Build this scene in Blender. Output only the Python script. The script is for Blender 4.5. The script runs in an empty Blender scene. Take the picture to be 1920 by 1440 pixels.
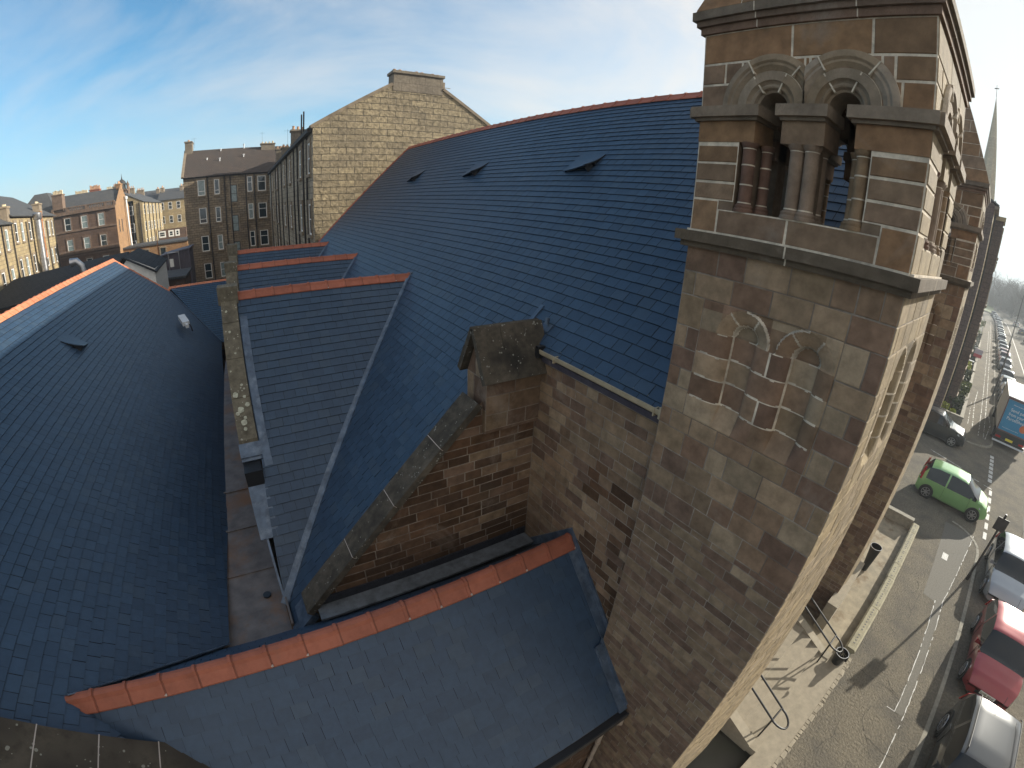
import bpy, bmesh, math, random
from mathutils import Vector, Matrix
R_ = math.radians
rnd = random.Random(7)
sc = bpy.context.scene
col = sc.collection

# ------------------------------------------------------------------ camera (wide action camera, fisheye lens)
# All coordinates are metres with the camera at the origin; the street lies 10 m below (z = -10).
GZ = -10.0
cam_d = bpy.data.cameras.new('camera'); cam = bpy.data.objects.new('camera', cam_d); col.objects.link(cam)
sc.camera = cam
M = Matrix(((0.83702804, -0.54512764, 0.04711596), (0.17677367, 0.35091055, 0.9195721), (-0.51781766, -0.76137877, 0.39008618)))
cam.matrix_world = M.transposed().to_4x4()
cam_d.type = 'PANO'
cam_d.sensor_width = 36.0; cam_d.sensor_fit = 'HORIZONTAL'
cam_d.clip_start = 0.05; cam_d.clip_end = 5000
_k = 53.3333 / 842.36
def setp(n, v):
    for t in (cam_d,):
        if hasattr(t, n):
            setattr(t, n, v); return
    print('NO', n)
setp('panorama_type', 'FISHEYE_LENS_POLYNOMIAL')
setp('fisheye_fov', R_(200))
setp('fisheye_polynomial_k0', 0.0)
setp('fisheye_polynomial_k1', -_k)
setp('fisheye_polynomial_k2', 0.0)
setp('fisheye_polynomial_k3', 0.04841 * _k ** 3)
setp('fisheye_polynomial_k4', 0.0)

# ------------------------------------------------------------------ light
SUN_AZ = math.atan2(-0.265, 1.0)      # direction towards the sun in the xy plane
SUN_EL = R_(18.9)
w = bpy.data.worlds.new('World'); sc.world = w; w.use_nodes = True
nt = w.node_tree; nt.nodes.clear()
out = nt.nodes.new('ShaderNodeOutputWorld'); bg = nt.nodes.new('ShaderNodeBackground')
sky = nt.nodes.new('ShaderNodeTexSky'); sky.sky_type = 'NISHITA'; sky.sun_disc = False
sky.sun_elevation = SUN_EL; sky.sun_rotation = math.pi / 2 - SUN_AZ
sky.air_density = 1.0; sky.dust_density = 0.7; sky.ozone_density = 2.2; sky.altitude = 50
tc = nt.nodes.new('ShaderNodeTexCoord')
mp = nt.nodes.new('ShaderNodeMapping'); mp.inputs['Scale'].default_value = (1.0, 1.7, 2.6); mp.inputs['Rotation'].default_value = (0.1, 0.25, 0.5)
nz = nt.nodes.new('ShaderNodeTexNoise'); nz.inputs['Scale'].default_value = 1.1; nz.inputs['Detail'].default_value = 9; nz.inputs['Roughness'].default_value = 0.58; nz.inputs['Distortion'].default_value = 0.5
rp = nt.nodes.new('ShaderNodeValToRGB'); rp.color_ramp.elements[0].position = 0.50; rp.color_ramp.elements[1].position = 0.80
rp.color_ramp.elements[1].color = (0.8, 0.8, 0.8, 1)
mx = nt.nodes.new('ShaderNodeMixRGB'); mx.blend_type = 'MIX'
mul = nt.nodes.new('ShaderNodeMixRGB'); mul.blend_type = 'MULTIPLY'; mul.inputs[0].default_value = 1.0; mul.inputs[2].default_value = (0.55, 1.0, 1.10, 1)
mx.inputs[2].default_value = (4.9, 4.65, 4.35, 1)
nt.links.new(tc.outputs['Generated'], mp.inputs[0]); nt.links.new(mp.outputs[0], nz.inputs['Vector'])
dt = nt.nodes.new('ShaderNodeVectorMath'); dt.operation = 'DOT_PRODUCT'; dt.inputs[1].default_value = (0.93, -0.36, 0.0)
nt.links.new(nz.outputs['Fac'], rp.inputs[0]); nt.links.new(tc.outputs['Generated'], dt.inputs[0])
db = nt.nodes.new('ShaderNodeMapRange'); db.inputs[1].default_value = 0.02; db.inputs[2].default_value = 0.80; db.inputs[3].default_value = 0.0; db.inputs[4].default_value = 0.85
nt.links.new(dt.outputs['Value'], db.inputs[0])
am = nt.nodes.new('ShaderNodeMath'); am.operation = 'ADD'; am.use_clamp = True          # veil of thin cloud on the sunny side
d2 = nt.nodes.new('ShaderNodeVectorMath'); d2.operation = 'DOT_PRODUCT'; d2.inputs[1].default_value = (-0.55, -0.83, 0.0); nt.links.new(tc.outputs['Generated'], d2.inputs[0])  # unseen cloud bank behind the camera, added to brighten and warm the shaded faces
b2 = nt.nodes.new('ShaderNodeMapRange'); b2.inputs[1].default_value = -0.05; b2.inputs[2].default_value = 0.6; b2.inputs[3].default_value = 0.0; b2.inputs[4].default_value = 0.8
nt.links.new(d2.outputs['Value'], b2.inputs[0]); a2 = nt.nodes.new('ShaderNodeMath'); a2.operation = 'ADD'; a2.use_clamp = True
nt.links.new(db.outputs[0], a2.inputs[0]); nt.links.new(b2.outputs[0], a2.inputs[1])
nt.links.new(rp.outputs[0], am.inputs[0]); nt.links.new(a2.outputs[0], am.inputs[1]); nt.links.new(am.outputs[0], mx.inputs[0])
nt.links.new(sky.outputs[0], mul.inputs[1]); nt.links.new(mul.outputs[0], mx.inputs[1])
sx = nt.nodes.new('ShaderNodeSeparateXYZ'); nt.links.new(tc.outputs['Generated'], sx.inputs[0])
hv = nt.nodes.new('ShaderNodeMapRange'); hv.inputs[1].default_value = 0.0; hv.inputs[2].default_value = 0.30; hv.inputs[3].default_value = 0.75; hv.inputs[4].default_value = 0.0; hv.interpolation_type = 'SMOOTHSTEP'
nt.links.new(sx.outputs['Z'], hv.inputs[0])
m5 = nt.nodes.new('ShaderNodeMixRGB'); m5.inputs[2].default_value = (3.5, 4.05, 4.5, 1)   # pale veil low over the roofs
nt.links.new(hv.outputs[0], m5.inputs[0]); nt.links.new(mx.outputs[0], m5.inputs[1]); nt.links.new(m5.outputs[0], bg.inputs[0]); bg.inputs[1].default_value = 0.10
nt.links.new(bg.outputs[0], out.inputs[0])
sd = bpy.data.lights.new('sun', 'SUN'); sd.energy = 5.0; sd.angle = R_(0.53); sd.color = (1.0, 0.94, 0.82)
so = bpy.data.objects.new('sun', sd); col.objects.link(so)
sv = Vector((math.cos(SUN_AZ) * math.cos(SUN_EL), math.sin(SUN_AZ) * math.cos(SUN_EL), math.sin(SUN_EL)))
so.rotation_euler = sv.to_track_quat('Z', 'Y').to_euler()
vs = sc.view_settings
vs.view_transform = 'Standard'; vs.look = 'None'; vs.exposure = 0.95; vs.gamma = 1.0; vs.use_curve_mapping = False
sc.cycles.max_bounces = 6; sc.cycles.volume_bounces = 0; sc.cycles.use_denoising = True

# ------------------------------------------------------------------ materials
def mat(name, base=(0.5, 0.5, 0.5), rough=0.8, metal=0.0, attr=False, var=0.25, nscale=3.0, bump=0.0, bscale=30.0,
        spots=None, spec=0.5, coat=0.0, tint2=None, detail=6, bdist=0.02, tint=None, pale=None):
    m = bpy.data.materials.new(name); m.use_nodes = True
    t = m.node_tree; b = t.nodes['Principled BSDF']
    b.inputs['Roughness'].default_value = rough; b.inputs['Metallic'].default_value = metal
    b.inputs['Specular IOR Level'].default_value = spec; b.inputs['Coat Weight'].default_value = coat
    tcn = t.nodes.new('ShaderNodeTexCoord')
    if attr:
        a = t.nodes.new('ShaderNodeAttribute'); a.attribute_name = 'col'; src = a.outputs['Color']
    else:
        c = t.nodes.new('ShaderNodeRGB'); c.outputs[0].default_value = (*base, 1); src = c.outputs[0]
    if var > 0:
        n = t.nodes.new('ShaderNodeTexNoise'); n.inputs['Scale'].default_value = nscale; n.inputs['Detail'].default_value = detail; n.inputs['Roughness'].default_value = 0.62
        t.links.new(tcn.outputs['Object'], n.inputs['Vector'])
        mr = t.nodes.new('ShaderNodeMapRange'); mr.inputs[1].default_value = 0.3; mr.inputs[2].default_value = 0.7
        mr.inputs[3].default_value = 1 - var; mr.inputs[4].default_value = 1 + var
        t.links.new(n.outputs['Fac'], mr.inputs[0])
        mm = t.nodes.new('ShaderNodeVectorMath'); mm.operation = 'SCALE'
        t.links.new(src, mm.inputs[0]); t.links.new(mr.outputs[0], mm.inputs['Scale']); src = mm.outputs[0]
    if tint2:                                   # second, larger scale colour (weathering)
        n2 = t.nodes.new('ShaderNodeTexNoise'); n2.inputs['Scale'].default_value = tint2[1]; n2.inputs['Detail'].default_value = 7; n2.inputs['Roughness'].default_value = 0.65
        t.links.new(tcn.outputs['Object'], n2.inputs['Vector'])
        r2 = t.nodes.new('ShaderNodeMapRange'); r2.inputs[1].default_value = tint2[2]; r2.inputs[2].default_value = tint2[3]
        t.links.new(n2.outputs['Fac'], r2.inputs[0])
        m2 = t.nodes.new('ShaderNodeMixRGB'); m2.inputs[2].default_value = (*tint2[0], 1)
        t.links.new(r2.outputs[0], m2.inputs[0]); t.links.new(src, m2.inputs[1]); src = m2.outputs[0]
    if spots:                                   # lichen: (colour, scale, threshold)
        v = t.nodes.new('ShaderNodeTexVoronoi'); v.inputs['Scale'].default_value = spots[1]; v.inputs['Randomness'].default_value = 1.0
        t.links.new(tcn.outputs['Object'], v.inputs['Vector'])
        n3 = t.nodes.new('ShaderNodeTexNoise'); n3.inputs['Scale'].default_value = spots[1] * 0.35
        t.links.new(tcn.outputs['Object'], n3.inputs['Vector'])
        ad = t.nodes.new('ShaderNodeMath'); ad.operation = 'SUBTRACT'; ad.inputs[1].default_value = 0.5
        t.links.new(n3.outputs['Fac'], ad.inputs[0])
        ml = t.nodes.new('ShaderNodeMath'); ml.operation = 'MULTIPLY_ADD'; ml.inputs[1].default_value = 1.6; ml.inputs[2].default_value = spots[2]
        t.links.new(ad.outputs[0], ml.inputs[0])
        lt = t.nodes.new('ShaderNodeMath'); lt.operation = 'LESS_THAN'
        t.links.new(v.outputs['Distance'], lt.inputs[0]); t.links.new(ml.outputs[0], lt.inputs[1])
        m3 = t.nodes.new('ShaderNodeMixRGB'); m3.inputs[2].default_value = (*spots[0], 1)
        sc2 = t.nodes.new('ShaderNodeMath'); sc2.operation = 'MULTIPLY'; sc2.inputs[1].default_value = 0.85
        t.links.new(lt.outputs[0], sc2.inputs[0])
        t.links.new(sc2.outputs[0], m3.inputs[0]); t.links.new(src, m3.inputs[1]); src = m3.outputs[0]
    if pale:
        n4 = t.nodes.new('ShaderNodeTexNoise'); n4.inputs['Scale'].default_value = 1.1; n4.inputs['Detail'].default_value = 10; n4.inputs['Roughness'].default_value = 0.68; n4.inputs['Distortion'].default_value = 0.6
        mp4 = t.nodes.new('ShaderNodeMapping'); mp4.inputs['Location'].default_value = (3.1, 7.7, 1.2); t.links.new(tcn.outputs['Object'], mp4.inputs[0]); t.links.new(mp4.outputs[0], n4.inputs['Vector'])
        r4 = t.nodes.new('ShaderNodeMapRange'); r4.inputs[1].default_value = 0.58; r4.inputs[2].default_value = 0.76; r4.inputs[4].default_value = 0.62
        t.links.new(n4.outputs['Fac'], r4.inputs[0])
        m4 = t.nodes.new('ShaderNodeMixRGB'); m4.inputs[2].default_value = (*pale, 1); t.links.new(r4.outputs[0], m4.inputs[0]); t.links.new(src, m4.inputs[1]); src = m4.outputs[0]
    if tint:
        tm = t.nodes.new('ShaderNodeMixRGB'); tm.blend_type = 'MULTIPLY'; tm.inputs[0].default_value = 1; tm.inputs[2].default_value = (*tint, 1)
        t.links.new(src, tm.inputs[1]); src = tm.outputs[0]
    t.links.new(src, b.inputs['Base Color'])
    if bump > 0:
        nb = t.nodes.new('ShaderNodeTexNoise'); nb.inputs['Scale'].default_value = bscale; nb.inputs['Detail'].default_value = 8; nb.inputs['Roughness'].default_value = 0.65
        t.links.new(tcn.outputs['Object'], nb.inputs['Vector'])
        bp = t.nodes.new('ShaderNodeBump'); bp.inputs['Strength'].default_value = bump; bp.inputs['Distance'].default_value = bdist
        t.links.new(nb.outputs['Fac'], bp.inputs['Height']); t.links.new(bp.outputs[0], b.inputs['Normal'])
    return m

def brick_mat(name, c1, c2, mortar, bw, bh, ms=0.02, bump=0.6, var=0.3, rough=0.9, nscale=1.2, stain=(0.03, 0.028, 0.025), stain_amt=0.5, bdist=0.03, rub=8.0):
    """coursed masonry laid out in metres from the UV map"""
    m = bpy.data.materials.new(name); m.use_nodes = True
    t = m.node_tree; b = t.nodes['Principled BSDF']; b.inputs['Roughness'].default_value = rough; b.inputs['Specular IOR Level'].default_value = 0.25
    uv = t.nodes.new('ShaderNodeUVMap'); uv.uv_map = 'uv'
    br = t.nodes.new('ShaderNodeTexBrick'); br.inputs['Color1'].default_value = (*c1, 1); br.inputs['Color2'].default_value = (*c2, 1)
    br.inputs['Mortar'].default_value = (*mortar, 1); br.inputs['Scale'].default_value = 1; br.inputs['Brick Width'].default_value = bw
    br.inputs['Row Height'].default_value = bh; br.inputs['Mortar Size'].default_value = ms; br.inputs['Mortar Smooth'].default_value = 0.4; br.inputs['Bias'].default_value = 0.0
    nw = t.nodes.new('ShaderNodeTexNoise'); nw.inputs['Scale'].default_value = 2.3; nw.inputs['Detail'].default_value = 3
    t.links.new(uv.outputs[0], nw.inputs['Vector'])
    sb = t.nodes.new('ShaderNodeVectorMath'); sb.operation = 'SUBTRACT'; sb.inputs[1].default_value = (0.5, 0.5, 0.5)
    t.links.new(nw.outputs['Color'], sb.inputs[0])
    sc_ = t.nodes.new('ShaderNodeVectorMath'); sc_.operation = 'SCALE'; sc_.inputs['Scale'].default_value = 0.06
    t.links.new(sb.outputs[0], sc_.inputs[0])
    ad = t.nodes.new('ShaderNodeVectorMath'); ad.operation = 'ADD'
    t.links.new(uv.outputs[0], ad.inputs[0]); t.links.new(sc_.outputs[0], ad.inputs[1])
    t.links.new(ad.outputs[0], br.inputs['Vector'])
    n = t.nodes.new('ShaderNodeTexNoise'); n.inputs['Scale'].default_value = nscale; n.inputs['Detail'].default_value = 8; n.inputs['Roughness'].default_value = 0.7
    t.links.new(uv.outputs[0], n.inputs['Vector'])
    mr = t.nodes.new('ShaderNodeMapRange'); mr.inputs[1].default_value = 0.35; mr.inputs[2].default_value = 0.7; mr.inputs[3].default_value = 0; mr.inputs[4].default_value = stain_amt
    t.links.new(n.outputs['Fac'], mr.inputs[0])
    mx = t.nodes.new('ShaderNodeMixRGB'); mx.inputs[2].default_value = (*stain, 1)
    t.links.new(mr.outputs[0], mx.inputs[0]); t.links.new(br.outputs['Color'], mx.inputs[1])
    n2 = t.nodes.new('ShaderNodeTexNoise'); n2.inputs['Scale'].default_value = rub; n2.inputs['Detail'].default_value = 6; n2.inputs['Roughness'].default_value = 0.7
    t.links.new(uv.outputs[0], n2.inputs['Vector'])
    mv = t.nodes.new('ShaderNodeMapRange'); mv.inputs[1].default_value = 0.3; mv.inputs[2].default_value = 0.7; mv.inputs[3].default_value = 1 - var; mv.inputs[4].default_value = 1 + var
    t.links.new(n2.outputs['Fac'], mv.inputs[0])
    sm = t.nodes.new('ShaderNodeVectorMath'); sm.operation = 'SCALE'
    t.links.new(mx.outputs[0], sm.inputs[0]); t.links.new(mv.outputs[0], sm.inputs['Scale'])
    t.links.new(sm.outputs[0], b.inputs['Base Color'])
    h = t.nodes.new('ShaderNodeMath'); h.operation = 'MULTIPLY_ADD'; h.inputs[1].default_value = -0.7
    t.links.new(br.outputs['Fac'], h.inputs[0]); t.links.new(n2.outputs['Fac'], h.inputs[2])
    bp = t.nodes.new('ShaderNodeBump'); bp.inputs['Strength'].default_value = bump; bp.inputs['Distance'].default_value = bdist
    t.links.new(h.outputs[0], bp.inputs['Height']); t.links.new(bp.outputs[0], b.inputs['Normal'])
    return m

MT = {}
MT['slate'] = mat('slate', attr=True, rough=0.46, var=0.12, nscale=9, bump=0.3, bscale=60, spec=0.45, bdist=0.004, tint2=((0.045, 0.07, 0.105), 0.35, 0.5, 1.3))
MT['slate_under'] = mat('slate_shadow', (0.012, 0.014, 0.018), 0.9, var=0)
MT['stone'] = mat('ashlar', attr=True, rough=0.92, var=0.30, nscale=6, detail=9, bump=0.8, bscale=38, spec=0.2, bdist=0.012, tint2=((0.075, 0.062, 0.045), 1.3, 0.56, 0.90), tint=(1.13, 1.02, .92), pale=(.25, .225, .20))
MT['mortar'] = mat('mortar', (0.56, 0.485, 0.38), 0.95, var=0.3, nscale=12, spec=0.2, tint2=((0.22, 0.19, 0.155), 1.7, 0.50, 0.72))
MT['mortar_soft'] = mat('brown lime mortar', (0.27, 0.23, 0.185), 0.95, var=0.35, nscale=9, spec=0.2, tint2=((0.13, 0.105, 0.085), 1.2, 0.42, 0.62))
MT['mortar_dark'] = mat('weathered mortar', (0.21, 0.18, 0.15), 0.95, var=0.3, nscale=9, spec=0.2)
MT['terracotta'] = mat('terracotta', attr=True, rough=0.62, var=0.18, nscale=6, bump=0.15, bscale=50, spec=0.35, bdist=0.005, tint2=((0.16, 0.075, 0.05), 3.0, 0.55, 0.85))
MT['point'] = mat('ridge pointing', (0.42, 0.36, 0.31), 0.95, var=0.2)
MT['lead'] = mat('lead', (0.075, 0.105, 0.15), 0.38, metal=0.35, var=0.35, nscale=5, bump=0.4, bscale=9, tint2=((0.19, 0.23, 0.28), 4.0, 0.5, 0.8), bdist=0.012)
MT['rust_lead'] = mat('rust stained lead gutter', (0.125, 0.105, 0.095), 0.6, metal=0.05, var=0.35, nscale=3, tint2=((0.17, 0.08, 0.03), 1.0, 0.47, 0.66), bump=0.2, bscale=5)
MT['coping'] = mat('weathered coping', (0.13, 0.115, 0.085), 0.95, var=0.35, nscale=8, bump=0.5, bscale=35, spots=((0.34, 0.33, 0.27), 15.0, 0.07), tint2=((0.055, 0.05, 0.04), 1.6, 0.5, 0.75), spec=0.15, bdist=0.01)
MT['coping_dark'] = mat('dark mossy coping', (0.085, 0.072, 0.055), 0.95, var=0.35, nscale=8, bump=0.5, bscale=35, spots=((0.24, 0.235, 0.20), 22.0, 0.04), tint2=((0.03, 0.028, 0.024), 1.5, 0.45, 0.7), spec=0.15, bdist=0.01)
MT['cream'] = mat('cream gutter paint', (0.36, 0.30, 0.20), 0.55, var=0.15, nscale=6)
MT['black'] = mat('black paint', (0.012, 0.012, 0.013), 0.45, var=0.2)
MT['iron'] = mat('dark iron', (0.03, 0.027, 0.025), 0.6, var=0.3, nscale=6)
MT['white'] = mat('white paint', (0.72, 0.72, 0.70), 0.5, var=0.1)
MT['glass'] = mat('window glass', (0.02, 0.03, 0.035), 0.06, var=0.0, spec=0.9)
MT['glass_curtain'] = mat('net curtain behind glass', (0.20, 0.25, 0.25), 0.25, var=0.3, nscale=3, spec=0.7)
MT['carglass'] = mat('car glass', (0.008, 0.011, 0.014), 0.05, var=0.0, spec=0.45)
MT['rubber'] = mat('tyre rubber', (0.015, 0.015, 0.016), 0.85, var=0.1)
MT['alloy'] = mat('alloy', (0.45, 0.45, 0.46), 0.3, metal=0.8, var=0.1)
MT['chrome'] = mat('chrome', (0.7, 0.7, 0.7), 0.12, metal=1.0, var=0.0)
MT['redlamp'] = mat('red lamp plastic', (0.35, 0.01, 0.01), 0.15, var=0, coat=0.5)
MT['lamp'] = mat('headlamp plastic', (0.55, 0.58, 0.62), 0.08, metal=0.3, var=0.3, nscale=14, coat=0.8)
MT['plate_y'] = mat('yellow plate', (0.75, 0.62, 0.05), 0.4, var=0)
MT['plate_w'] = mat('white plate', (0.75, 0.75, 0.72), 0.4, var=0)
MT['ink'] = mat('black lettering', (0.01, 0.01, 0.01), 0.5, var=0)
MT['asphalt'] = mat('asphalt', (0.175, 0.153, 0.115), 0.95, var=0.34, nscale=14, detail=12, bump=1.0, bscale=16, tint2=((0.115, 0.105, 0.088), 0.8, 0.42, 0.68), spec=0.2, bdist=0.07)
MT['asphalt_dark'] = mat('smooth patched asphalt', (0.145, 0.135, 0.112), 0.9, var=0.2, nscale=18, bump=0.4, bscale=70, spec=0.3, bdist=0.006)
MT['marking'] = mat('road paint', (0.55, 0.54, 0.50), 0.8, var=0.3, nscale=14)
MT['kerb'] = mat('kerb stone', (0.26, 0.24, 0.19), 0.9, var=0.25, nscale=7, bump=0.4, bscale=30)
MT['ground'] = mat('yard ground', (0.075, 0.068, 0.058), 0.95, var=0.35, nscale=0.25, tint2=((0.05, 0.06, 0.03), 0.05, 0.5, 0.65))
MT['concrete'] = mat('yard concrete', (0.27, 0.23, 0.16), 0.92, var=0.3, nscale=2.5, bump=0.5, bscale=14, tint2=((0.15, 0.10, 0.05), 1.4, 0.52, 0.7))
MT['step'] = mat('sandstone step', (0.27, 0.235, 0.175), 0.9, var=0.15, nscale=6, bump=0.2, bscale=30)
MT['cut'] = mat('lit sandstone', attr=True, rough=0.92, var=0.16, nscale=6, bump=0.55, bscale=40, spec=0.2, bdist=0.01)
MT['grass'] = mat('grass bank', (0.10, 0.13, 0.03), 0.95, var=0.3, nscale=2)
MT['leaf'] = mat('leaves', attr=True, rough=0.6, var=0.2, nscale=8)
MT['bark'] = mat('bark', (0.10, 0.085, 0.07), 0.95, var=0.3, nscale=5)
MT['galv'] = mat('galvanised flue', (0.42, 0.42, 0.43), 0.35, metal=0.85, var=0.25, nscale=4)
MT['silver'] = mat('white plastic', (0.55, 0.57, 0.58), 0.35, var=0.1)

def srgb(*c): return tuple((x / 255 / 12.92 if x <= 10 else ((x / 255 + 0.055) / 1.055) ** 2.4) for x in c)

# ------------------------------------------------------------------ mesh building
WORLD = {}
class MB:
    def __init__(s): s.v = []; s.f = []; s.m = []; s.c = []; s.uv = []
    def face(s, pts, mi=0, c=(1, 1, 1), uv=None):
        n = len(s.v); s.v.extend([tuple(p) for p in pts]); s.f.append(tuple(range(n, n + len(pts)))); s.m.append(mi); s.c.append(c)
        s.uv.append(uv if uv else [(0, 0)] * len(pts))
    def box(s, a, b, mi=0, c=(1, 1, 1)):
        x0, y0, z0 = a; x1, y1, z1 = b
        P = [(x0, y0, z0), (x1, y0, z0), (x1, y1, z0), (x0, y1, z0), (x0, y0, z1), (x1, y0, z1), (x1, y1, z1), (x0, y1, z1)]
        s.hexa(P, mi, c)
    def hexa(s, P, mi=0, c=(1, 1, 1)):
        for q in ((0, 3, 2, 1), (4, 5, 6, 7), (0, 1, 5, 4), (1, 2, 6, 5), (2, 3, 7, 6), (3, 0, 4, 7)):
            p = [P[i] for i in q]
            a, b_, d = Vector(p[0]), Vector(p[1]), Vector(p[3])
            e1 = (b_ - a).length; e2 = (d - a).length
            s.face(p, mi, c, [(0, 0), (e1, 0), (e1, e2), (0, e2)])
    def obox(s, O, U, V, N, u, v, n, mi=0, c=(1, 1, 1)):
        """box between u0..u1, v0..v1, n0..n1 in the frame O,U,V,N"""
        g = lambda a, b, d: O + U * a + V * b + N * d
        s.hexa([g(u[0], v[0], n[0]), g(u[1], v[0], n[0]), g(u[1], v[0], n[1]), g(u[0], v[0], n[1]),
                g(u[0], v[1], n[0]), g(u[1], v[1], n[0]), g(u[1], v[1], n[1]), g(u[0], v[1], n[1])], mi, c)
    def tube(s, pts, r, seg=8, mi=0, c=(1, 1, 1), cap=True):
        pts = [Vector(p) for p in pts]; rs = r if isinstance(r, (list, tuple)) else [r] * len(pts)
        rings = []; up = None
        for i, p in enumerate(pts):
            d = (pts[min(i + 1, len(pts) - 1)] - pts[max(i - 1, 0)]).normalized()
            if up is None: up = Vector((0, 0, 1)) if abs(d.z) < 0.9 else Vector((1, 0, 0))
            a = d.cross(up).normalized(); b = d.cross(a).normalized(); up = -b if b.dot(up) < 0 else b
            b = a.cross(d)
            rings.append([p + a * math.cos(2 * math.pi * k / seg) * rs[i] + b * math.sin(2 * math.pi * k / seg) * rs[i] for k in range(seg)])
        n0 = len(s.v)
        for rg in rings: s.v.extend([tuple(q) for q in rg])
        for i in range(len(rings) - 1):
            for k in range(seg):
                s.f.append((n0 + i * seg + k, n0 + i * seg + (k + 1) % seg, n0 + (i + 1) * seg + (k + 1) % seg, n0 + (i + 1) * seg + k)); s.m.append(mi); s.c.append(c); s.uv.append([(0, 0)] * 4)
        if cap:
            s.f.append(tuple(n0 + k for k in range(seg))); s.m.append(mi); s.c.append(c); s.uv.append([(0, 0)] * seg)
            s.f.append(tuple(n0 + (len(rings) - 1) * seg + k for k in range(seg))); s.m.append(mi); s.c.append(c); s.uv.append([(0, 0)] * seg)
    def lathe(s, x, y, prof, seg=24, mi=0, c=(1, 1, 1)):
        n0 = len(s.v)
        for z, r in prof:
            for k in range(seg):
                a = 2 * math.pi * k / seg; s.v.append((x + r * math.cos(a), y + r * math.sin(a), z))
        for i in range(len(prof) - 1):
            for k in range(seg):
                s.f.append((n0 + i * seg + k, n0 + i * seg + (k + 1) % seg, n0 + (i + 1) * seg + (k + 1) % seg, n0 + (i + 1) * seg + k)); s.m.append(mi); s.c.append(c); s.uv.append([(0, 0)] * 4)
        for i in (0, len(prof) - 1):
            s.f.append(tuple(n0 + i * seg + k for k in range(seg))); s.m.append(mi); s.c.append(c); s.uv.append([(0, 0)] * seg)
    def build(s, name, mats, parent=None, origin=None, smooth=None, local=False):
        o0 = Vector(origin) if origin is not None else (WORLD[parent.name] if parent is not None else Vector((0, 0, 0)))
        if local: o0 = Vector((0, 0, 0))
        me = bpy.data.meshes.new(name)
        me.from_pydata([tuple(Vector(p) - o0) for p in s.v], [], s.f)
        for m_ in (mats if isinstance(mats, (list, tuple)) else [mats]): me.materials.append(MT[m_] if isinstance(m_, str) else m_)
        me.polygons.foreach_set('material_index', s.m)
        ca = me.color_attributes.new('col', 'FLOAT_COLOR', 'CORNER')
        buf = []; ub = []
        for f, c, u in zip(s.f, s.c, s.uv):
            for k in range(len(f)): buf.extend((c[0], c[1], c[2], 1.0)); ub.extend(u[k])
        ca.data.foreach_set('color', buf)
        ul = me.uv_layers.new(name='uv'); ul.data.foreach_set('uv', ub)
        bm = bmesh.new(); bm.from_mesh(me)
        if smooth: bmesh.ops.remove_doubles(bm, verts=bm.verts, dist=1e-5)
        bmesh.ops.recalc_face_normals(bm, faces=bm.faces) if smooth else None
        bm.to_mesh(me); bm.free()
        if smooth:
            me.polygons.foreach_set('use_smooth', [True] * len(me.polygons))
            me.set_sharp_from_angle(angle=R_(smooth))
        me.update()
        o = bpy.data.objects.new(name, me); col.objects.link(o)
        WORLD[o.name] = o0.copy()
        if parent is not None:
            o.parent = parent
            o.location = (0, 0, 0) if local else o0 - WORLD[parent.name]
        else:
            o.location = o0
        return o

def tag(o, label=None, cat=None, group=None, kind=None):
    if label: o['label'] = label
    if cat: o['category'] = cat
    if group: o['group'] = group
    if kind: o['kind'] = kind
    return o
def thing(name, loc, label, cat, group=None, rz=0.0):
    o = bpy.data.objects.new(name, None); col.objects.link(o); o.location = loc; o.rotation_euler = (0, 0, rz); o.empty_display_size = 0.3
    WORLD[o.name] = Vector(loc)
    return tag(o, label, cat, group)
def dup(src, loc, label=None, rz=None):
    r = src.copy(); col.objects.link(r); r.location = loc
    if rz is not None: r.rotation_euler = (0, 0, rz)
    if label: r['label'] = label
    for ch in list(src.children):
        c = ch.copy(); col.objects.link(c); c.parent = r
        for g in list(ch.children):
            d = g.copy(); col.objects.link(d); d.parent = c
    return r

def clip(poly, sub):
    """convex polygon 'poly' clipped by the convex polygon 'sub' (2-D)"""
    area = sum(sub[i][0] * sub[(i + 1) % len(sub)][1] - sub[(i + 1) % len(sub)][0] * sub[i][1] for i in range(len(sub)))
    S = sub if area > 0 else sub[::-1]
    P = poly
    for i in range(len(S)):
        ax, ay = S[i]; bx, by = S[(i + 1) % len(S)]; ex, ey = bx - ax, by - ay
        Q = []
        for j in range(len(P)):
            p, q = P[j], P[(j + 1) % len(P)]
            dp = ex * (p[1] - ay) - ey * (p[0] - ax); dq = ex * (q[1] - ay) - ey * (q[0] - ax)
            if dp >= -1e-9: Q.append(p)
            if (dp > 1e-9 and dq < -1e-9) or (dp < -1e-9 and dq > 1e-9):
                t = dp / (dp - dq); Q.append((p[0] + (q[0] - p[0]) * t, p[1] + (q[1] - p[1]) * t))
        P = Q
        if len(P) < 3: return []
    return P

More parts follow.
